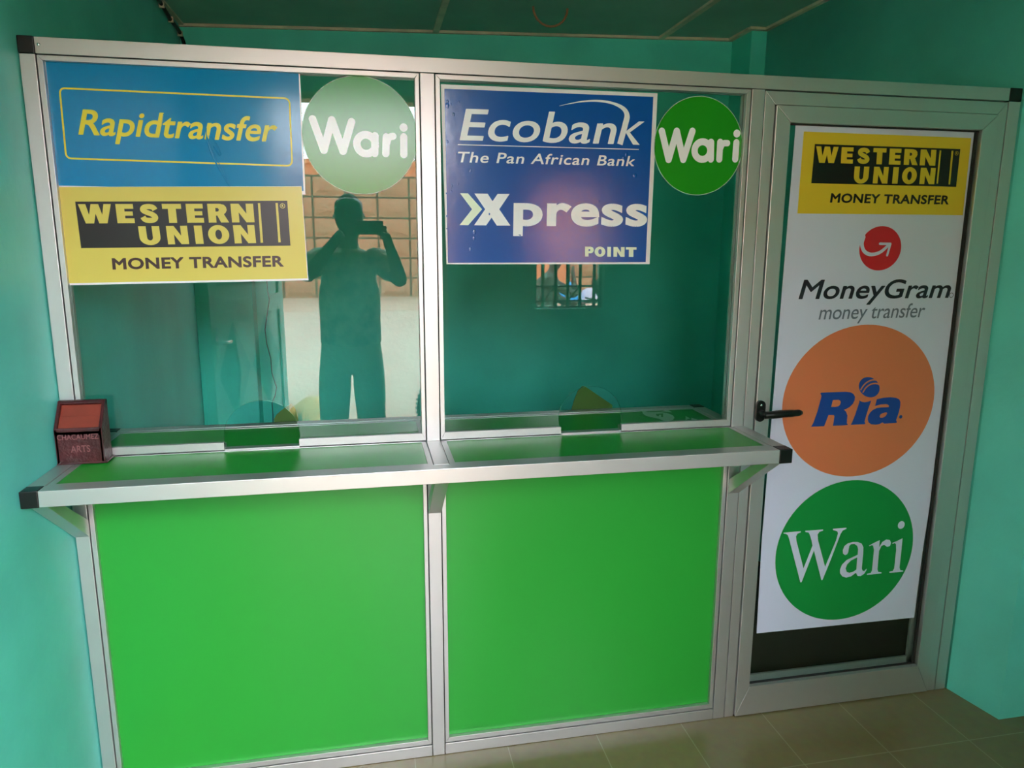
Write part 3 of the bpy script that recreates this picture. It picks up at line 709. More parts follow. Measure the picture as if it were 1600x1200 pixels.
zw = lambda l: [A(1210+x/7.2727, 800+y/7.2727) for x, y in l]
m_ = MB()
m_.poly(zw([(103, 235), (200, 225), (298, 217), (300, 230), (262, 245), (245, 275), (250, 330), (330, 640), (432, 380), (420, 320), (405, 270), (390, 235), (350, 226), (350, 212), (450, 206), (552, 197), (553, 210), (510, 225), (490, 255), (495, 320), (575, 622), (700, 320), (722, 240), (712, 218), (665, 204), (664, 190), (740, 184), (817, 178), (818, 190), (775, 210), (750, 250), (640, 540), (545, 772), (532, 772), (448, 438), (308, 795), (293, 797), (165, 300), (150, 260), (128, 248), (104, 245)]), y=E2)
m_.poly(zw([(845, 410), (838, 455), (825, 480), (800, 490), (778, 470), (776, 435), (795, 385), (835, 355), (890, 340), (945, 340), (990, 358), (1010, 400), (1008, 470), (992, 640), (1000, 665), (1020, 670), (1045, 642), (1048, 655), (1020, 700), (980, 728), (945, 726), (925, 690), (870, 730), (815, 745), (770, 730), (745, 695), (745, 655), (765, 600), (820, 545), (945, 485), (950, 420), (940, 385), (910, 362), (870, 365), (850, 385)]),
       [zw([(940, 515), (870, 550), (825, 595), (808, 640), (820, 680), (850, 690), (890, 680), (930, 655)])], y=E2)
m_.poly(zw([(1075, 380), (1130, 350), (1195, 320), (1190, 400), (1225, 340), (1270, 312), (1310, 318), (1325, 350), (1312, 385), (1280, 395), (1245, 372), (1215, 385), (1188, 440), (1170, 650), (1178, 680), (1215, 685), (1215, 697), (1130, 706), (1050, 714), (1050, 702), (1095, 690), (1108, 660), (1130, 430), (1120, 380), (1100, 378), (1078, 388)]), y=E2)
m_.poly(zw([(1338, 350), (1395, 328), (1455, 298), (1440, 450), (1420, 630), (1430, 660), (1462, 665), (1462, 677), (1385, 684), (1306, 690), (1306, 678), (1345, 668), (1360, 640), (1382, 430), (1380, 365), (1365, 352), (1342, 362)]), y=E2)
m_.poly(zw([(1440+38*math.cos(t*math.pi/12)+8*math.sin(t*math.pi/12), 147-44*math.sin(t*math.pi/12)) for t in range(24)]), y=E2)
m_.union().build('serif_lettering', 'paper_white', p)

# ================================================================== THINGS BEHIND THE GLASS
def onz(px, py, z):
    d = _w + CR*((px-800)/F) - CU*((py-600)/F); q = CAM+d*((z-CAM.z)/d.z); return Vector((q.x, q.y))
# flyer lying on the inner counter
zf5 = lambda x, y: onz(1000+x/13.333, 630+y/13.333, ZL-.002)
fl = empty('flyer', (1.72, .15, ZL), 'green flyer with a white emblem and two arrows lying on the inner counter', 'flyer')
def flatz(l, z, parent, name, m):
    t = tessellate_polygon([[Vector((q.x, q.y, 0)) for q in l]]); return MB().add([(q.x, q.y, z) for q in l], t).build(name, m, parent)
zc = ZL-.0028
def zpoly(pts, z, parent, name, m): return flatz([zf5(*q) for q in pts], z, parent, name, m)
mat('flyer_green', '#138a2c', .35)
l = [zf5(*q) for q in ((0, 100), (1010, 60), (1390, 320), (700, 385), (560, 395), (0, 250))]
MB().prismz([(q.x, q.y) for q in l], ZL-.0029, ZL-.0022).build('sheet', 'flyer_green', fl)
zpoly(((40, 165), (90, 160), (150, 185), (240, 190), (400, 182), (560, 205), (680, 250), (720, 300), (690, 345), (600, 375), (500, 368), (380, 320), (230, 290), (120, 260), (60, 215)), ZL-.0019, fl, 'emblem', 'film_pale')
zpoly(((420, 172), (540, 143), (600, 150), (670, 190), (560, 185)), ZL-.0019, fl, 'emblem', 'film_pale')
zpoly(((950, 265), (1045, 318), (950, 348)), ZL-.0019, fl, 'arrow', 'film_pale'); zpoly(((1070, 300), (1200, 342), (1070, 360)), ZL-.0019, fl, 'arrow', 'film_pale')
zpoly(((330, 225), (480, 215), (480, 290), (440, 290), (440, 240), (400, 245), (395, 275), (350, 270)), ZL-.0016, fl, 'mark', 'flyer_green')
# two pointed offcuts of green card standing on the floor behind the inner counter
def offcut(pts, Y, label):
    q = [at(px, py, Y) for px, py in pts]; zz_ = min(v.z for v in q); x_ = sum(v.x for v in q)/len(q)
    e = empty('green_panel', (x_, Y, 0), label, 'panel', None)
    xs = [v.x for v in q]
    MB().prism([(v.x, v.z) for v in q]+[(max(xs), .001), (min(xs)+.02, .001)], Y, Y+.004).build('board', 'olive_card', e)
offcut([(893, 640), (897, 626), (903, 611), (910, 603.5), (914, 603.5), (935, 618), (957, 633)], .335, 'pointed olive green panel behind the inner counter at the right serving hole')
offcut([(428, 655), (432, 648), (440, 641), (448, 635), (455, 631), (462, 640), (466, 655)], .335, 'olive green panel tip standing behind the inner counter at the left serving hole')
dp = empty('dark_panel', (2.40, .16, 0), 'dark brown panel behind the glass at the foot of the door', 'panel')
MB().box(2.03, 2.825, .15, .17, .001, .47).build('board', 'dark_board', dp)
# thin wire down the back wall
w_ = [at(px, py, 1.585) for px, py in ((415, 400), (417, 440), (418, 455), (421, 468), (414, 515), (417, 538), (423, 560), (425, 583), (432, 605), (430, 618), (425, 630), (426.5, 649), (427, 700))]
tag(MB().tube([(v.x, 1.612 if v.x < .262 else 1.73, v.z) for v in w_] if False else [(v.x, v.y, v.z) for v in w_], .0022, 6).build('wire', 'black_plastic'), 'thin black wire hanging down the back room wall behind the left pane', 'wire')
# cable with clips in the top left corner
cb = empty('power_cable', (.01, 1.5, 2.55), 'black cable clipped along the left wall under the ceiling', 'cable')
cp = [(.008, .95, 2.603), (.010, 1.2, 2.597), (.010, 1.373, 2.585), (.012, 1.46, 2.570), (.010, 1.54, 2.562), (.012, 1.64, 2.555), (.012, 1.70, 2.545), (.02, 1.73, 2.50), (.03, 1.74, 2.40), (.03, 1.74, 2.05), (.03, 1.735, 1.875)]
MB().tube(spline(cp, 6), .0085, 8).build('cable', 'black_plastic', cb, smooth=True)
for y, z in ((1.40, 2.580), (1.54, 2.562), (1.695, 2.546)): MB().box(.0, .022, y-.006, y+.006, z-.012, z+.012).build('clip', 'cream_strip', cb, bevel=.002)
# wire hook under the ceiling
tag(MB().tube([(1.606+.075*math.cos(a), 1.15, 2.615+.075*math.sin(a)-.02) for a in [math.pi*i/12+math.pi for i in range(13)]], .005, 8).build('wire_hook', 'copper', smooth=True), 'loop of copper coloured wire hanging from the ceiling', 'hook')

# ================================================================== ENTRANCE (seen in the glass)
dl = empty('iron_door', (.262, -2.59, 0), 'open teal iron door leaf with pressed diamond panels, reflected in the left pane', 'door')
hx, hy, ang_, LW = .268, -2.585, math.radians(105.5), .94
def D(u, n, z): return (hx+u*math.cos(ang_)+n*math.sin(ang_), hy+u*math.sin(ang_)-n*math.cos(ang_), z)
def dbox(m__, u0, u1, n0, n1, z0, z1):
    m__.add([D(u, n, z) for z in (z0, z1) for n in (n0, n1) for u in (u0, u1)], [(0, 2, 3, 1), (4, 5, 7, 6), (0, 1, 5, 4), (2, 6, 7, 3), (0, 4, 6, 2), (1, 3, 7, 5)])
m_ = MB(); dbox(m_, .01, LW, -.018, .018, .02, 2.42)
m_.build('leaf', 'leaf_paint', dl)
m_ = MB()
for u0, u1, z0, z1 in ((.01, .07, .02, 2.42), (LW-.06, LW, .02, 2.42), (.07, LW-.06, .02, .10), (.07, LW-.06, 1.22, 1.32), (.07, LW-.06, 2.34, 2.42)): dbox(m_, u0, u1, .018, .030, z0, z1)
m_.build('leaf_frame', 'leaf_paint', dl)
for u0, u1 in ((.08, .465), (.495, LW-.07)):
    for z0, z1 in ((.11, .65), (.67, 1.21)):
        m_ = MB(); uc, zc_ = (u0+u1)/2, (z0+z1)/2
        m_.add([D(u0, .018, zc_), D(uc, .018, z0), D(u1, .018, zc_), D(uc, .018, z1), D(uc, .05, zc_)], [(0, 1, 4), (1, 2, 4), (2, 3, 4), (3, 0, 4)])
        m_.build('diamond_panel', 'door_diamond', dl)
m_ = MB(); dbox(m_, .12, LW-.11, .018, .026, 1.40, 2.26); m_.build('upper_panel', 'door_diamond', dl)
m_ = MB(); m_.tube([D(LW-.04, .03, 1.12), D(LW-.04, .07, 1.12), D(LW-.12, .07, 1.12)], .009, 8); m_.build('handle', 'steel', dl, smooth=True)
m_ = MB(); dbox(m_, LW-.055, LW-.025, .03, .036, 1.02, 1.2); m_.build('lock_plate', 'steel', dl)
# door frame
m_ = MB(); m_.box(DX0-.001, DX0+.03, -2.745, -2.61, 0.013, DZ-.001) if False else None
m_.box(DX1-.035, DX1-.001, -2.745, -2.605, 0.013, DZ-.04); m_.box(DX0+.001, DX1-.001, -2.745, -2.605, DZ-.04, DZ-.001)
struct(m_, 'trim_11', 'shade_wall')
# window grille
gr = empty('window_grille', (2.135, -2.66, WZ0), 'dark iron grille in the small window reflected in the right pane', 'grille')
gy0, gy1 = -2.672, -2.654
m_ = MB()
for q in ((WX0+.001, WX0+.022, WZ0+.001, WZ1-.001), (WX1-.022, WX1-.001, WZ0+.001, WZ1-.001), (WX0+.022, WX1-.022, WZ0+.001, WZ0+.014), (WX0+.022, WX1-.022, WZ1-.022, WZ1-.001)): m_.box(q[0], q[1], gy0, gy1, q[2], q[3])
m_.build('frame', 'dark_metal', gr)
xs = [mir(px, 450, -2.66).x for px in (848, 868, 887, 906.6, 928.5)]
for x in xs: MB().box(x-.010, x+.010, gy0+.002, gy1-.002, WZ0+.014, WZ1-.022).build('bar', 'dark_metal', gr)
zs = [mir(890, py, -2.66).z for py in (447, 470)]
for z in zs+[1.55, 1.85]: MB().box(WX0+.022, WX1-.022, gy0+.004, gy1-.004, z-.006, z+.006).build('bar', 'dark_metal', gr)
for a, b in (((xs[2], zs[1]), (xs[3], zs[0])), ((xs[0], zs[1]), (xs[1], zs[0])), ((xs[4], zs[0]), (WX1-.02, zs[0]-.05))):
    MB().tube([(a[0], -2.663, a[1]), (b[0], -2.663, b[1])], .007, 6).build('brace', 'dark_metal', gr)

# ================================================================== STREET (seen in the glass)
GZ = -.11
struct(MB().box(-40, 45, -17.1, -2.75, GZ-.3, GZ), 'road', 'concrete')
struct(MB().box(-40, 45, -22.2, -17.08, GZ-.3, GZ+.012), 'pavement', 'apron')
YB = -22.0
gx_l, gx_r = mir(380, 400, YB).x, mir(689, 400, YB).x
gz_t = mir(560, 276, YB).z; bz_t = mir(560, 257, YB).z
bld = empty('street_building', (2, YB-2, GZ), 'orange painted single storey building across the road, reflected in the left pane', 'building')
m_ = MB(); m_.box(-14, 22, YB-5, YB, GZ, bz_t); m_.build('wall', 'orange_wall', bld)
m_ = MB(); m_.box(-14.2, 22.2, YB-5, YB+.12, bz_t, bz_t+.12); m_.build('parapet', 'orange_wall', bld)
def garage(x0, nx, label_parent):
    gd = MB(); pw, ph = 1.0, (gz_t-GZ)/6
    m_ = MB(); m_.box(x0, x0+nx*pw, YB, YB+.04, GZ+.012, gz_t); o = m_.build('garage_door', 'brown_metal', label_parent)
    for i in range(nx):
        for j in range(6):
            a, b, c, d = x0+i*pw+.04, x0+(i+1)*pw-.04, GZ+.03+j*ph+.03, GZ+(j+1)*ph-.03; e = .14
            gd.add([(a, YB+.04, c), (b, YB+.04, c), (b, YB+.04, d), (a, YB+.04, d), (a+e, YB+.10, c+e), (b-e, YB+.10, c+e), (b-e, YB+.10, d-e), (a+e, YB+.10, d-e)],
                   [(0, 1, 5, 4), (1, 2, 6, 5), (2, 3, 7, 6), (3, 0, 4, 7), (4, 5, 6, 7)])
        pass
    gd.build('raised_panel', 'brown_metal', o)
    jl = MB()
    for j in range(1, 7): jl.box(x0, x0+nx*pw, YB+.04, YB+.046, GZ+j*ph-.03, GZ+j*ph+.025)
    for i in range(nx+1): jl.box(x0+i*pw-.03, x0+i*pw+.03, YB+.04, YB+.047, GZ+.014, gz_t)
    jl.build('joint', 'brown_dark', o)
garage(gx_r-7, 7, bld)
x2 = mir(889, 440, YB).x; garage(x2, 5, bld)
# foliage behind the building
def leaf_cloud(m__, c, R_, n, s_, rnd):
    for i in range(n):
        v = Vector((rnd.gauss(0, 1), rnd.gauss(0, 1), rnd.gauss(0, 1))).normalized()*R_*rnd.random()**.4; q = Vector(c)+v
        a = Vector((rnd.gauss(0, 1), rnd.gauss(0, 1), rnd.gauss(0, 1))).normalized()*s_; b = a.cross(Vector((rnd.random(), rnd.random(), 1))).normalized()*s_*.5
        m__.add([q-a, q-b, q+a, q+b], [(0, 1, 2, 3)])
rn = random.Random(5)
for px, yy, h_, lb in ((647, -30, 5.6, 'leafy green tree behind the orange building, beside the middle post of the glass'),):
    q = mir(px, 245, yy); e = empty('tree', (q.x, yy, GZ), lb, 'tree')
    m_ = MB(); leaf_cloud(m_, (q.x+.9, yy, q.z-.6), 1.1, 500, .16, rn); m_.build('foliage', 'leaf', e)
    MB().tube([(q.x+.9, yy, GZ), (q.x+.95, yy, q.z-1.2)], .12, 8).build('trunk', 'clay', e)
# unseen wall added left of the entrance to shade the right side indoors
struct(MB().box(-.75, -.55, -6.5, -2.76, GZ-.1, 3.6), 'wall_added_blocker', 'shade_wall')
# sand heap and grass tuft by the entrance
m_ = MB(); nu, nv = 20, 6; cs = (.22, -5.35)
vs = []
for i in range(nv+1):
    r = .34*i/nv; z = GZ+.20*(math.cos(math.pi*i/nv)*.5+.5)
    vs += [(cs[0]+r*math.cos(2*math.pi*j/nu)*(1+.1*math.sin(3*j)), cs[1]+r*math.sin(2*math.pi*j/nu)*(1+.1*math.cos(2*j)), z) for j in range(nu)]
m_.add(vs, [(i*nu+j, (i+1)*nu+j, (i+1)*nu+(j+1) % nu, i*nu+(j+1) % nu) for i in range(nv) for j in range(nu)])
tag(m_.build('sand_heap', 'sand', smooth=True), 'heap of pale yellow sand outside, reflected at the foot of the left pane', 'sand')
m_ = MB(); rg = random.Random(9)
for i in range(160):
    bx_, by_ = .02+rg.gauss(0, .08), -4.86+rg.uniform(-.07, .07); t_ = Vector((rg.gauss(0, .07), rg.gauss(0, .07), .08+rg.random()*.12))
    m_.add([(bx_-.006, by_, GZ), (bx_+.006, by_, GZ), (bx_+t_.x, by_+t_.y, GZ+t_.z)], [(0, 1, 2)])
tag(m_.build('grass_tuft', 'leaf'), 'tuft of green weeds beside the sand heap outside the entrance', 'grass', kind='stuff')
# market table draped with cloth, clay pot beside it
tb = empty('street_table', (4.6, -12, GZ), 'low street table heaped with blue and pale cloth, reflected in the barred window', 'table')
ta = mir(872, 470, -12); tz = mir(900, 440, -12).z; tlow = mir(900, 469, -12).z
m_ = MB(); m_.box(ta.x, ta.x+1.9, -12.5, -11.8, tlow-.05, tlow); m_.build('tabletop', 'dark_metal', tb)
for x, y in ((.06, -11.87), (1.84, -11.87), (.06, -12.43), (1.84, -12.43)): MB().box(ta.x+x-.03, ta.x+x+.03, y-.03, y+.03, GZ, tlow-.05).build('leg', 'dark_metal', tb)
tb.location = (ta.x+.95, -12.15, GZ)
for ch in tb.children: ch.matrix_parent_inverse = Matrix.Translation(tb.location).inverted()
def cloth(x0, x1, y0, y1, z0, z1, m, label, cat):
    m_ = MB(); n1, n2 = 14, 8; rr_ = random.Random(int(x0*100)); vs = []
    for j in range(n2+1):
        for i in range(n1+1):
            u, v = i/n1, j/n2; hgt_ = math.sin(math.pi*u)**.4*math.sin(math.pi*v)**.4
            vs.append((x0+(x1-x0)*u, y0+(y1-y0)*v, z0+(z1-z0)*hgt_*(.8+.2*math.sin(9*u+4*v)+.06*rr_.random())))
    m_.add(vs, [(j*(n1+1)+i, j*(n1+1)+i+1, (j+1)*(n1+1)+i+1, (j+1)*(n1+1)+i) for j in range(n2) for i in range(n1)])
    tag(m_.build('cloth', m, smooth=True), label, cat)
cloth(ta.x+.48, ta.x+1.88, -12.4, -11.85, tlow, tlow+.36, 'pale_cloth', 'pale lilac cloth bunched on the street table', 'cloth')
cloth(ta.x+.0, ta.x+.46, -12.45, -11.9, tlow, tz+.0, 'blue_cloth', 'bright blue cloth bunched on the left of the street table', 'cloth')
pq = mir(900, 478, -9); m_ = MB(); prof = [(.0, 0), (.09, 0), (.14, .08), (.15, .16), (.11, .24), (.09, .27), (.11, .29), (.09, .29), (.07, .25)]
n_ = 18; m_.add([(pq.x+r*math.cos(2*math.pi*j/n_), -9+r*math.sin(2*math.pi*j/n_), GZ+z) for r, z in prof for j in range(n_)], [(i*n_+j, i*n_+(j+1) % n_, (i+1)*n_+(j+1) % n_, (i+1)*n_+j) for i in range(len(prof)-1) for j in range(n_)])
tag(m_.build('clay_pot', 'clay', smooth=True), 'brown clay pot on the road in front of the street table', 'pot')

# ------------------------------------------------------------------ wheels shared by both cycles
def ring(c, R_, r, n=48, k=8, ax='y'):
    return [(c[0]+R_*math.cos(2*math.pi*i/n), c[1], c[2]+R_*math.sin(2*math.pi*i/n)) for i in range(n)]
def wheel(parent, c, R_, tr, knob, spokes):
    m_ = MB(); m_.tube(ring(c, R_-tr, 0), tr, 10, closed=True)
    if knob:
        for i in range(56):
            a = 2*math.pi*i/56
            for s_ in (-.012, .012):
                x, z = c[0]+(R_+.003)*math.cos(a), c[2]+(R_+.003)*math.sin(a)
                m_.box(x-.007, x+.007, c[1]+s_-.007, c[1]+s_+.007, z-.007, z+.007)
    w = m_.build('wheel', 'rubber', parent, smooth=not knob)
    MB().tube(ring(c, R_-2*tr-.008, 0), .010, 8, closed=True).build('rim', 'steel', w, smooth=True)
    m_ = MB()
    for i in range(spokes):
        a = 2*math.pi*i/spokes; m_.tube([(c[0]+.02*math.cos(a+.5), c[1]+(.02 if i % 2 else -.02), c[2]+.02*math.sin(a+.5)), (c[0]+(R_-2*tr)*math.cos(a), c[1], c[2]+(R_-2*tr)*math.sin(a))], .0016, 4)
    m_.tube([(c[0], c[1]-.05, c[2]), (c[0], c[1]+.05, c[2])], .022, 10); m_.build('spokes', 'steel', w)
    return w
# bicycle outside the doorway
bc = empty('bicycle', (2.05, -4.0, GZ), 'dark bicycle with knobbly tyres parked outside, reflected behind the middle post', 'bicycle')
R_ = .335; fw, rw = (1.524, -4.0, GZ+R_+.004), (2.58, -4.0, GZ+R_+.004)
wheel(bc, fw, R_, .026, True, 28); wheel(bc, rw, R_, .026, True, 28)
hd = (1.76, -4.0, .66); st = (2.26, -4.0, .70); bb = (2.12, -4.0, .20)
m_ = MB()
for a, b, r in ((hd, st, .017), ((1.735, -4, .56), bb, .020), (st, bb, .017), (st, rw, .010), (bb, rw, .011)): m_.tube([a, b], r, 10)
m_.tube([(1.78, -4, .72), (1.72, -4, .52)], .021, 10); m_.build('frame', 'dark_metal', bc, smooth=True)
m_ = MB()
for s_ in (-.05, .05): m_.tube([(1.72, -4+s_*.6, .52), (1.70, -4+s_, .47), (fw[0], -4+s_, fw[2])], .012, 8)
m_.build('fork', 'dark_metal', bc, smooth=True)
m_ = MB(); m_.tube([(1.785, -4, .72), (1.80, -4, .82)], .014, 8); m_.tube([(1.86, -4.30, .86), (1.81, -4.15, .85), (1.79, -4.0, .82), (1.81, -3.85, .85), (1.86, -3.70, .86)], .012, 8); m_.build('handlebar', 'dark_metal', bc, smooth=True)
m_ = MB(); m_.tube([st, (2.29, -4, .84)], .013, 8); m_.ball((2.30, -4, .86), .13, .07, .03); m_.build('saddle', 'rubber', bc, smooth=True)
m_ = MB(); m_.tube(ring((bb[0], -3.965, bb[2]), .085, 0, 24), .006, 6, closed=True); m_.tube([(bb[0]-.02, -3.95, bb[2]+.17), (bb[0], -3.95, bb[2]), (bb[0]+.02, -4.05, bb[2]), (bb[0]+.02, -4.05, bb[2]-.17)], .01, 6); m_.build('crank', 'steel', bc)
# motorcycle outside the barred window
RY = -6.8; MX, MY = mir(850, 450, RY).x+.02-.85, RY
mc = empty('motorcycle', (MX+.5, MY, GZ), 'dark motorcycle parked outside the barred window, reflected in the right pane', 'motorcycle')
mw1, mw2 = (MX-.15, MY, GZ+.304), (MX+1.15, MY, GZ+.304)
wheel(mc, mw1, .30, .045, False, 24); wheel(mc, mw2, .30, .05, False, 24)
m_ = MB()
for s_ in (-.07, .07): m_.tube([(mw1[0], MY+s_, mw1[2]), (MX+.10, MY+s_, .78)], .022, 8)
m_.tube([(MX+.22, MY-.34, .92), (MX+.12, MY-.2, .90), (MX+.10, MY, .84), (MX+.12, MY+.2, .90), (MX+.22, MY+.34, .92)], .014, 8); m_.build('fork', 'dark_metal', mc, smooth=True)
m_ = MB(); m_.ball((MX+.42, MY, .66), .26, .14, .12); m_.build('fuel_tank', 'dark_metal', mc, smooth=True)
m_ = MB(); m_.ball((MX+.85, MY, .64), .36, .13, .07); m_.build('seat', 'rubber', mc, smooth=True)
m_ = MB(); m_.box(MX+.3, MX+.75, MY-.12, MY+.12, .10, .48); m_.tube([(MX+.12, MY, .8), (MX+.35, MY, .2), (MX+.8, MY, .2), (mw2[0], MY, mw2[2])], .022, 8); m_.tube([(MX+.35, MY+.13, .15), (MX+.7, MY+.16, .12), (MX+1.35, MY+.17, .28)], .035, 8); m_.build('engine', 'dark_metal', mc, bevel=.02)
m_ = MB(); m_.ball((MX+.02, MY, .80), .10, .12, .12); m_.build('headlamp', 'dark_metal', mc, smooth=True)
m_ = MB(); vs = []
for i in range(11):
    for j in range(7):
        a = math.pi*(i/10-.5); vs.append((MX-.02+.08*(1-math.cos(a))+.14*j/6, MY+.17*math.sin(a)*(1-.25*(j/6)**2), .84+.36*j/6*(.75+.25*math.cos(a))))
m_.add(vs, [(i*7+j, (i+1)*7+j, (i+1)*7+j+1, i*7+j+1) for i in range(10) for j in range(6)]); m_.build('windscreen', 'dark_metal', mc, smooth=True)
for s_ in (-1, 1):
    m_ = MB(); m_.tube([(MX+.16, MY+s_*.24, .91), (MX+.12, MY+s_*.3, 1.08)], .007, 6); m_.ball((MX+.12, MY+s_*.32, 1.12), .02, .07, .05); m_.build('mirror', 'rubber', mc, smooth=True)

mc.rotation_euler.z = math.pi; mc.location.x = MX+.85+.35          # its front points to the right
# ================================================================== PERSON with the phone (seen in the glass)
def skin(name, chains, m, parent=None, sub=2, smooth=True):
    """chains: lists of (co, rx, ry) or ('ref', chain, index) for a branch start"""
    vs, es, rad, roots, idx = [], [], [], [], {}
    for ci, ch in enumerate(chains):
        prev = None
        for pi, it in enumerate(ch):
            if it[0] == 'ref': prev = idx[(it[1], it[2])]; continue
            vs.append(it[0]); rad.append((it[1], it[2] if len(it) > 2 else it[1])); i = len(vs)-1; idx[(ci, pi)] = i
            if prev is not None: es.append((prev, i))
            else: roots.append(i)
            prev = i
    me = bpy.data.meshes.new(name); me.from_pydata(vs, es, []); me.materials.append(M(m))
    o = bpy.data.objects.new(name, me); COL.objects.link(o)
    md = o.modifiers.new('skin', 'SKIN'); md.use_smooth_shade = smooth
    if not me.skin_vertices: me.skin_vertices.new(name='')
    for i, v in enumerate(me.skin_vertices[0].data):
        v.radius = rad[i]; v.use_root = i in roots
    o.modifiers.new('sub', 'SUBSURF').levels = sub; o.modifiers['sub'].render_levels = sub
    if parent:
        o.parent = parent
        if parent.type == 'EMPTY': o.matrix_parent_inverse = Matrix.Translation(parent.location).inverted()
    return o
pe = empty('person', (.70, -2.40, 0), 'person in patterned shirt and beige trousers raising a phone, reflected in the left pane', 'person')
PY = -2.42
# right side of the picture = +x
shR, elR, wrR = Vector((.885, PY, 1.525)), Vector((1.005, -2.22, 1.385)), Vector((.928, -2.135, 1.63))
shL, elL, wrL = Vector((.515, PY, 1.525)), Vector((.465, -2.22, 1.42)), Vector((.655, -2.135, 1.645))
hc = Vector((.715, -2.36, 1.79))
body = [
 [((.70, PY, 1.00), .165, .115), ((.70, PY, 1.12), .15, .105), ((.70, PY, 1.28), .165, .11), ((.70, PY, 1.42), .175, .11), ((.70, PY, 1.52), .12, .085), ((.703, PY+.01, 1.60), .062, .062),
  ((.708, PY+.03, 1.665), .058, .06), ((.713, PY+.05, 1.70), .066, .08), ((.715, PY+.055, 1.755), .084, .104), ((.715, PY+.05, 1.82), .090, .112), ((.715, PY+.045, 1.882), .085, .10)],
 [('ref', 0, 3), ((.80, PY, 1.49), .075, .075), (tuple(shR), .062), (tuple(shR.lerp(elR, .5)), .050), (tuple(elR), .042), (tuple(elR.lerp(wrR, .35)), .043), (tuple(elR.lerp(wrR, .75)), .033), (tuple(wrR), .027, .032), (tuple(wrR+Vector((-.008, .03, .035))), .028, .042)],
 [('ref', 0, 3), ((.60, PY, 1.49), .075, .075), (tuple(shL), .062), (tuple(shL.lerp(elL, .5)), .050), (tuple(elL), .042), (tuple(elL.lerp(wrL, .35)), .043), (tuple(elL.lerp(wrL, .75)), .033), (tuple(wrL), .027, .032), (tuple(wrL+Vector((.03, .025, .025))), .028, .042)],
 [('ref', 0, 0), ((.785, PY, .92), .095, .10), ((.80, PY+.01, .74), .085, .09), ((.805, PY+.02, .53), .062, .066), ((.81, PY, .40), .06, .064), ((.812, PY-.01, .22), .045, .048), ((.812, PY-.01, .09), .04, .045), ((.815, PY+.08, .05), .042, .03), ((.818, PY+.15, .035), .035, .022)],
 [('ref', 0, 0), ((.615, PY, .92), .095, .10), ((.59, PY+.01, .74), .085, .09), ((.58, PY+.02, .53), .062, .066), ((.575, PY, .40), .06, .064), ((.572, PY-.01, .22), .045, .048), ((.572, PY-.01, .09), .04, .045), ((.568, PY+.08, .05), .042, .03), ((.565, PY+.15, .035), .035, .022)],
 [('ref', 0, 8), ((.715, PY+.145, 1.765), .016, .02), ((.715, PY+.175, 1.752), .014, .012)],      # nose
 [('ref', 0, 8), ((.790, PY+.045, 1.775), .012, .022), ((.802, PY+.035, 1.785), .010, .026)],    # ears
 [('ref', 0, 8), ((.640, PY+.045, 1.775), .012, .022), ((.628, PY+.035, 1.785), .010, .026)],
]
# fingers round the ends of the phone: four in front or above, thumb below
PX0, PX1, PZ0, PZ1, PYB, PYF = .748, .905, 1.662, 1.738, -2.094, -2.085
for s_, hx_, k_ in ((1, wrR+Vector((-.008, .03, .035)), PX1), (-1, wrL+Vector((.03, .025, .025)), PX0)):
    for i in range(4):
        z0 = hx_.z+.028-.019*i; ln = (.052, .060, .057, .045)[i]
        base = Vector((hx_.x-.004*s_, hx_.y+.01, z0)); 
        tipx = k_-s_*(.012+ .006*(i % 2)); 
        k1 = Vector((k_+s_*.014, PYF-.004, z0+.008)); k2 = Vector((k_+s_*.002, PYF+.012, z0+.009)); k3 = Vector((k_-s_*ln*.45, PYF+.009, z0+.006))
        body.append([(tuple(base), .011), (tuple(k1), .0098), (tuple(k2), .0088), (tuple(k3), .0075)])
    tb_ = hx_+Vector((-s_*.01, -.004, -.03))
    body.append([(tuple(tb_), .013), ((k_-s_*.004, PYB-.012, PZ0-.004), .0115), ((k_-s_*.03, PYB-.011, PZ0+.012), .010), ((k_-s_*.045, PYB-.010, PZ0+.02), .008)])
bo = skin('body', body, 'skin', pe, 2)
# clothing
skin('shirt', [
 [((.70, PY, .985), .200, .145), ((.70, PY, 1.03), .200, .145), ((.70, PY, 1.15), .196, .142), ((.70, PY, 1.29), .202, .142), ((.70, PY, 1.43), .220, .138), ((.70, PY, 1.535), .175, .115), ((.702, PY, 1.60), .088, .085)],
 [('ref', 0, 4), ((.81, PY, 1.49), .095, .095), (tuple(shR), .092), (tuple(shR.lerp(elR, .45)), .080), (tuple(shR.lerp(elR, .72)), .066)],
 [('ref', 0, 4), ((.59, PY, 1.49), .095, .095), (tuple(shL), .092), (tuple(shL.lerp(elL, .45)), .080), (tuple(shL.lerp(elL, .72)), .066)]], 'shirt_print', pe, 2)
skin('trousers', [
 [((.70, PY, 1.16), .165, .120), ((.70, PY, 1.07), .178, .128), ((.70, PY, .98), .185, .135)],
 [('ref', 0, 2), ((.79, PY, .90), .11, .118), ((.80, PY+.01, .74), .100, .108), ((.806, PY+.02, .54), .090, .094), ((.81, PY, .40), .086, .09), ((.812, PY-.01, .22), .075, .08), ((.813, PY, .075), .07, .08)],
 [('ref', 0, 2), ((.61, PY, .90), .11, .118), ((.59, PY+.01, .74), .100, .108), ((.58, PY+.02, .54), .090, .094), ((.575, PY, .40), .086, .09), ((.572, PY-.01, .22), .075, .08), ((.571, PY, .075), .07, .08)]], 'trousers_cloth', pe, 2)
for x in (.818, .565):
    m_ = MB(); m_.ball((x, PY+.06, .045), .052, .15, .044, 18, 10); m_.box(x-.05, x+.05, PY-.08, PY+.19, .001, .018); m_.build('shoe', 'rubber', pe, smooth=True)
m_ = MB(); nu, nv = 24, 9
vs = []
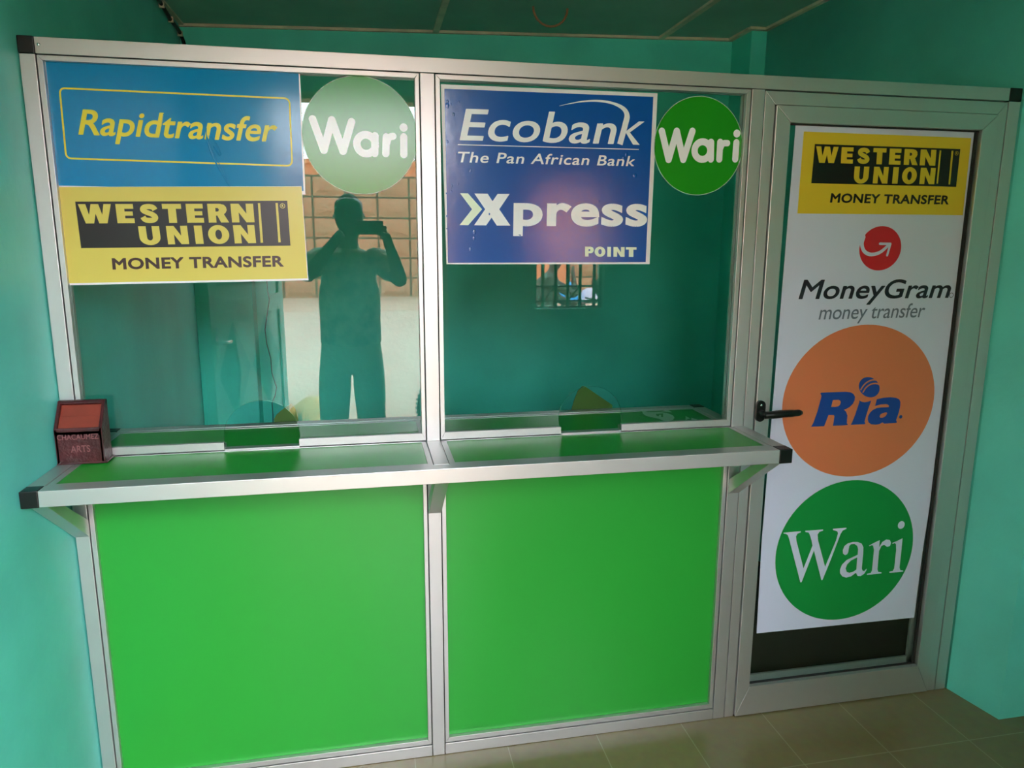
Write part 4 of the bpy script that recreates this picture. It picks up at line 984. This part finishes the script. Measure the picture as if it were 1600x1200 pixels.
for i in range(nv+1):
    a = 1.28*i/nv
    vs += [(.715+.079*math.sin(a)*math.cos(2*math.pi*j/nu), PY+.040+.100*math.sin(a)*math.sin(2*math.pi*j/nu)-.016*(1-math.cos(a)), 1.806+.096*math.cos(a)) for j in range(nu)]
m_.add(vs, [(i*nu+j, (i+1)*nu+j, (i+1)*nu+(j+1) % nu, i*nu+(j+1) % nu) for i in range(nv) for j in range(nu)]); m_.build('hair', 'hair', pe, smooth=True)
for x in (.685, .745):
    m_ = MB(); m_.ball((x, PY+.140, 1.792), .013, .010, .009); m_.build('eye', 'eye_white', pe, smooth=True)
m_ = MB(); m_.ball((.715, PY+.140, 1.722), .026, .012, .009); m_.build('lips', 'carved_wood', pe, smooth=True)
# rider on the motorcycle, seen through the barred window
hp = mir(868, 408, RY); px_ = MX+.85; hn = mir(893, 424, RY); el = mir(893, 460, RY); bk_ = mir(852, 440, RY)
rd = empty('person', (px_, RY, GZ), 'person in dark clothes seated on the motorcycle outside the barred window, hand raised', 'person')
zs_ = .75; neck = Vector((hp.x-.045, RY, hp.z-.15)); chest = Vector((bk_.x+.01, RY, zs_+(neck.z-zs_)*.66))
foot = GZ+.30
rbody = [
 [((px_, RY, zs_+.02), .14, .15), ((px_-.03, RY, zs_+.16), .13, .14), (tuple(chest), .14, .16), (tuple(chest.lerp(neck, .6)), .10, .13), (tuple(neck), .055, .055), ((hp.x-.01, RY, hp.z-.07), .07, .065), ((hp.x, RY, hp.z), .105, .088), ((hp.x-.005, RY, hp.z+.075), .095, .08)],
 [('ref', 0, 6), ((hp.x+.085, RY, hp.z-.015), .016, .016), ((hp.x+.108, RY, hp.z-.03), .012, .012)],
 [('ref', 0, 3), ((neck.x-.02, RY+.15, neck.z-.10), .06), ((neck.x-.01, RY+.19, neck.z-.13), .055), (((neck.x+el.x)/2, RY+.20, (neck.z-.13+el.z)/2), .048), ((el.x, RY+.17, el.z), .042), (((el.x+hn.x)/2, RY+.12, (el.z+hn.z)/2), .038), ((hn.x, RY+.08, hn.z-.02), .028), ((hn.x-.02, RY+.06, hn.z+.03), .032)],
 [('ref', 0, 3), ((neck.x-.02, RY-.15, neck.z-.10), .06), ((neck.x+.0, RY-.19, neck.z-.14), .055), ((neck.x+.14, RY-.22, neck.z-.34), .045), ((neck.x+.34, RY-.25, neck.z-.40), .036), ((neck.x+.48, RY-.27, neck.z-.42), .028), ((neck.x+.54, RY-.27, neck.z-.42), .032)],
]
for s_ in (1, -1):
    rbody.append([('ref', 0, 0), ((px_+.08, RY+s_*.13, zs_), .10), ((px_+.38, RY+s_*.20, zs_-.04), .075), ((px_+.36, RY+s_*.21, zs_-.26), .06), ((px_+.32, RY+s_*.21, foot), .045), ((px_+.42, RY+s_*.21, foot-.03), .038)])
for i in range(4):
    rbody.append([((hn.x-.02, RY+.06, hn.z+.04-.018*i), .011), ((hn.x+.02, RY+.05, hn.z+.055-.018*i), .0095), ((hn.x+.005, RY+.035, hn.z+.07-.018*i), .008)])
skin('body', rbody, 'skin', rd, 2)
skin('jacket', [
 [((px_-.01, RY, zs_-.09), .185, .195), ((px_-.01, RY, zs_+.0), .19, .20), ((px_-.03, RY, zs_+.17), .17, .18), (tuple(chest), .175, .20), (tuple(chest.lerp(neck, .6)), .135, .16), (tuple(chest.lerp(neck, .93)), .075, .075)],
 [('ref', 0, 4), ((neck.x-.02, RY+.15, neck.z-.10), .08), ((neck.x-.01, RY+.19, neck.z-.13), .075), (((neck.x+el.x)/2, RY+.20, (neck.z-.13+el.z)/2), .065), ((el.x, RY+.17, el.z), .058), (((el.x+hn.x)/2, RY+.12, (el.z+hn.z)/2), .052)],
 [('ref', 0, 4), ((neck.x-.02, RY-.15, neck.z-.10), .08), ((neck.x+.0, RY-.19, neck.z-.14), .075), ((neck.x+.14, RY-.22, neck.z-.34), .062), ((neck.x+.34, RY-.25, neck.z-.40), .052)]], 'jacket_cloth', rd, 2)
tr_ = [[((px_-.03, RY, zs_+.16), .15, .16), ((px_-.02, RY, zs_+.07), .17, .18), ((px_+.01, RY, zs_), .16, .17)]]
for s_ in (1, -1): tr_.append([('ref', 0, 2), ((px_+.10, RY+s_*.13, zs_), .115), ((px_+.38, RY+s_*.20, zs_-.04), .09), ((px_+.36, RY+s_*.21, zs_-.26), .078), ((px_+.325, RY+s_*.21, foot+.05), .065)])
skin('trousers', tr_, 'rubber', rd, 2)
m_ = MB(); vs = []
for i in range(8):
    a = 1.25*i/7
    vs += [(hp.x-.010+.082*math.sin(a)*math.cos(2*math.pi*j/20), RY+.067*math.sin(a)*math.sin(2*math.pi*j/20), hp.z+.010+.078*math.cos(a)) for j in range(20)]
m_.add(vs, [(i*20+j, (i+1)*20+j, (i+1)*20+(j+1) % 20, i*20+(j+1) % 20) for i in range(7) for j in range(20)]); m_.build('hair', 'hair', rd, smooth=True)
ph = empty('phone', ((PX0+PX1)/2, -2.09, PZ0), 'dark phone held sideways by the reflected person', 'phone')
MB().box(PX0, PX1, PYB, PYF, PZ0, PZ1).build('case', 'black_plastic', ph, bevel=.004)
m_ = MB(); m_.box(PX0+.006, PX1-.006, PYB-.0006, PYB, PZ0+.005, PZ1-.005); m_.build('screen', 'ink_dark', ph)
m_ = MB(); m_.tube([(PX0+.03, PYF, PZ1-.018), (PX0+.03, PYF+.0015, PZ1-.018)], .006, 14); m_.build('camera_lens', 'steel', ph)
bpy.context.view_layer.update()
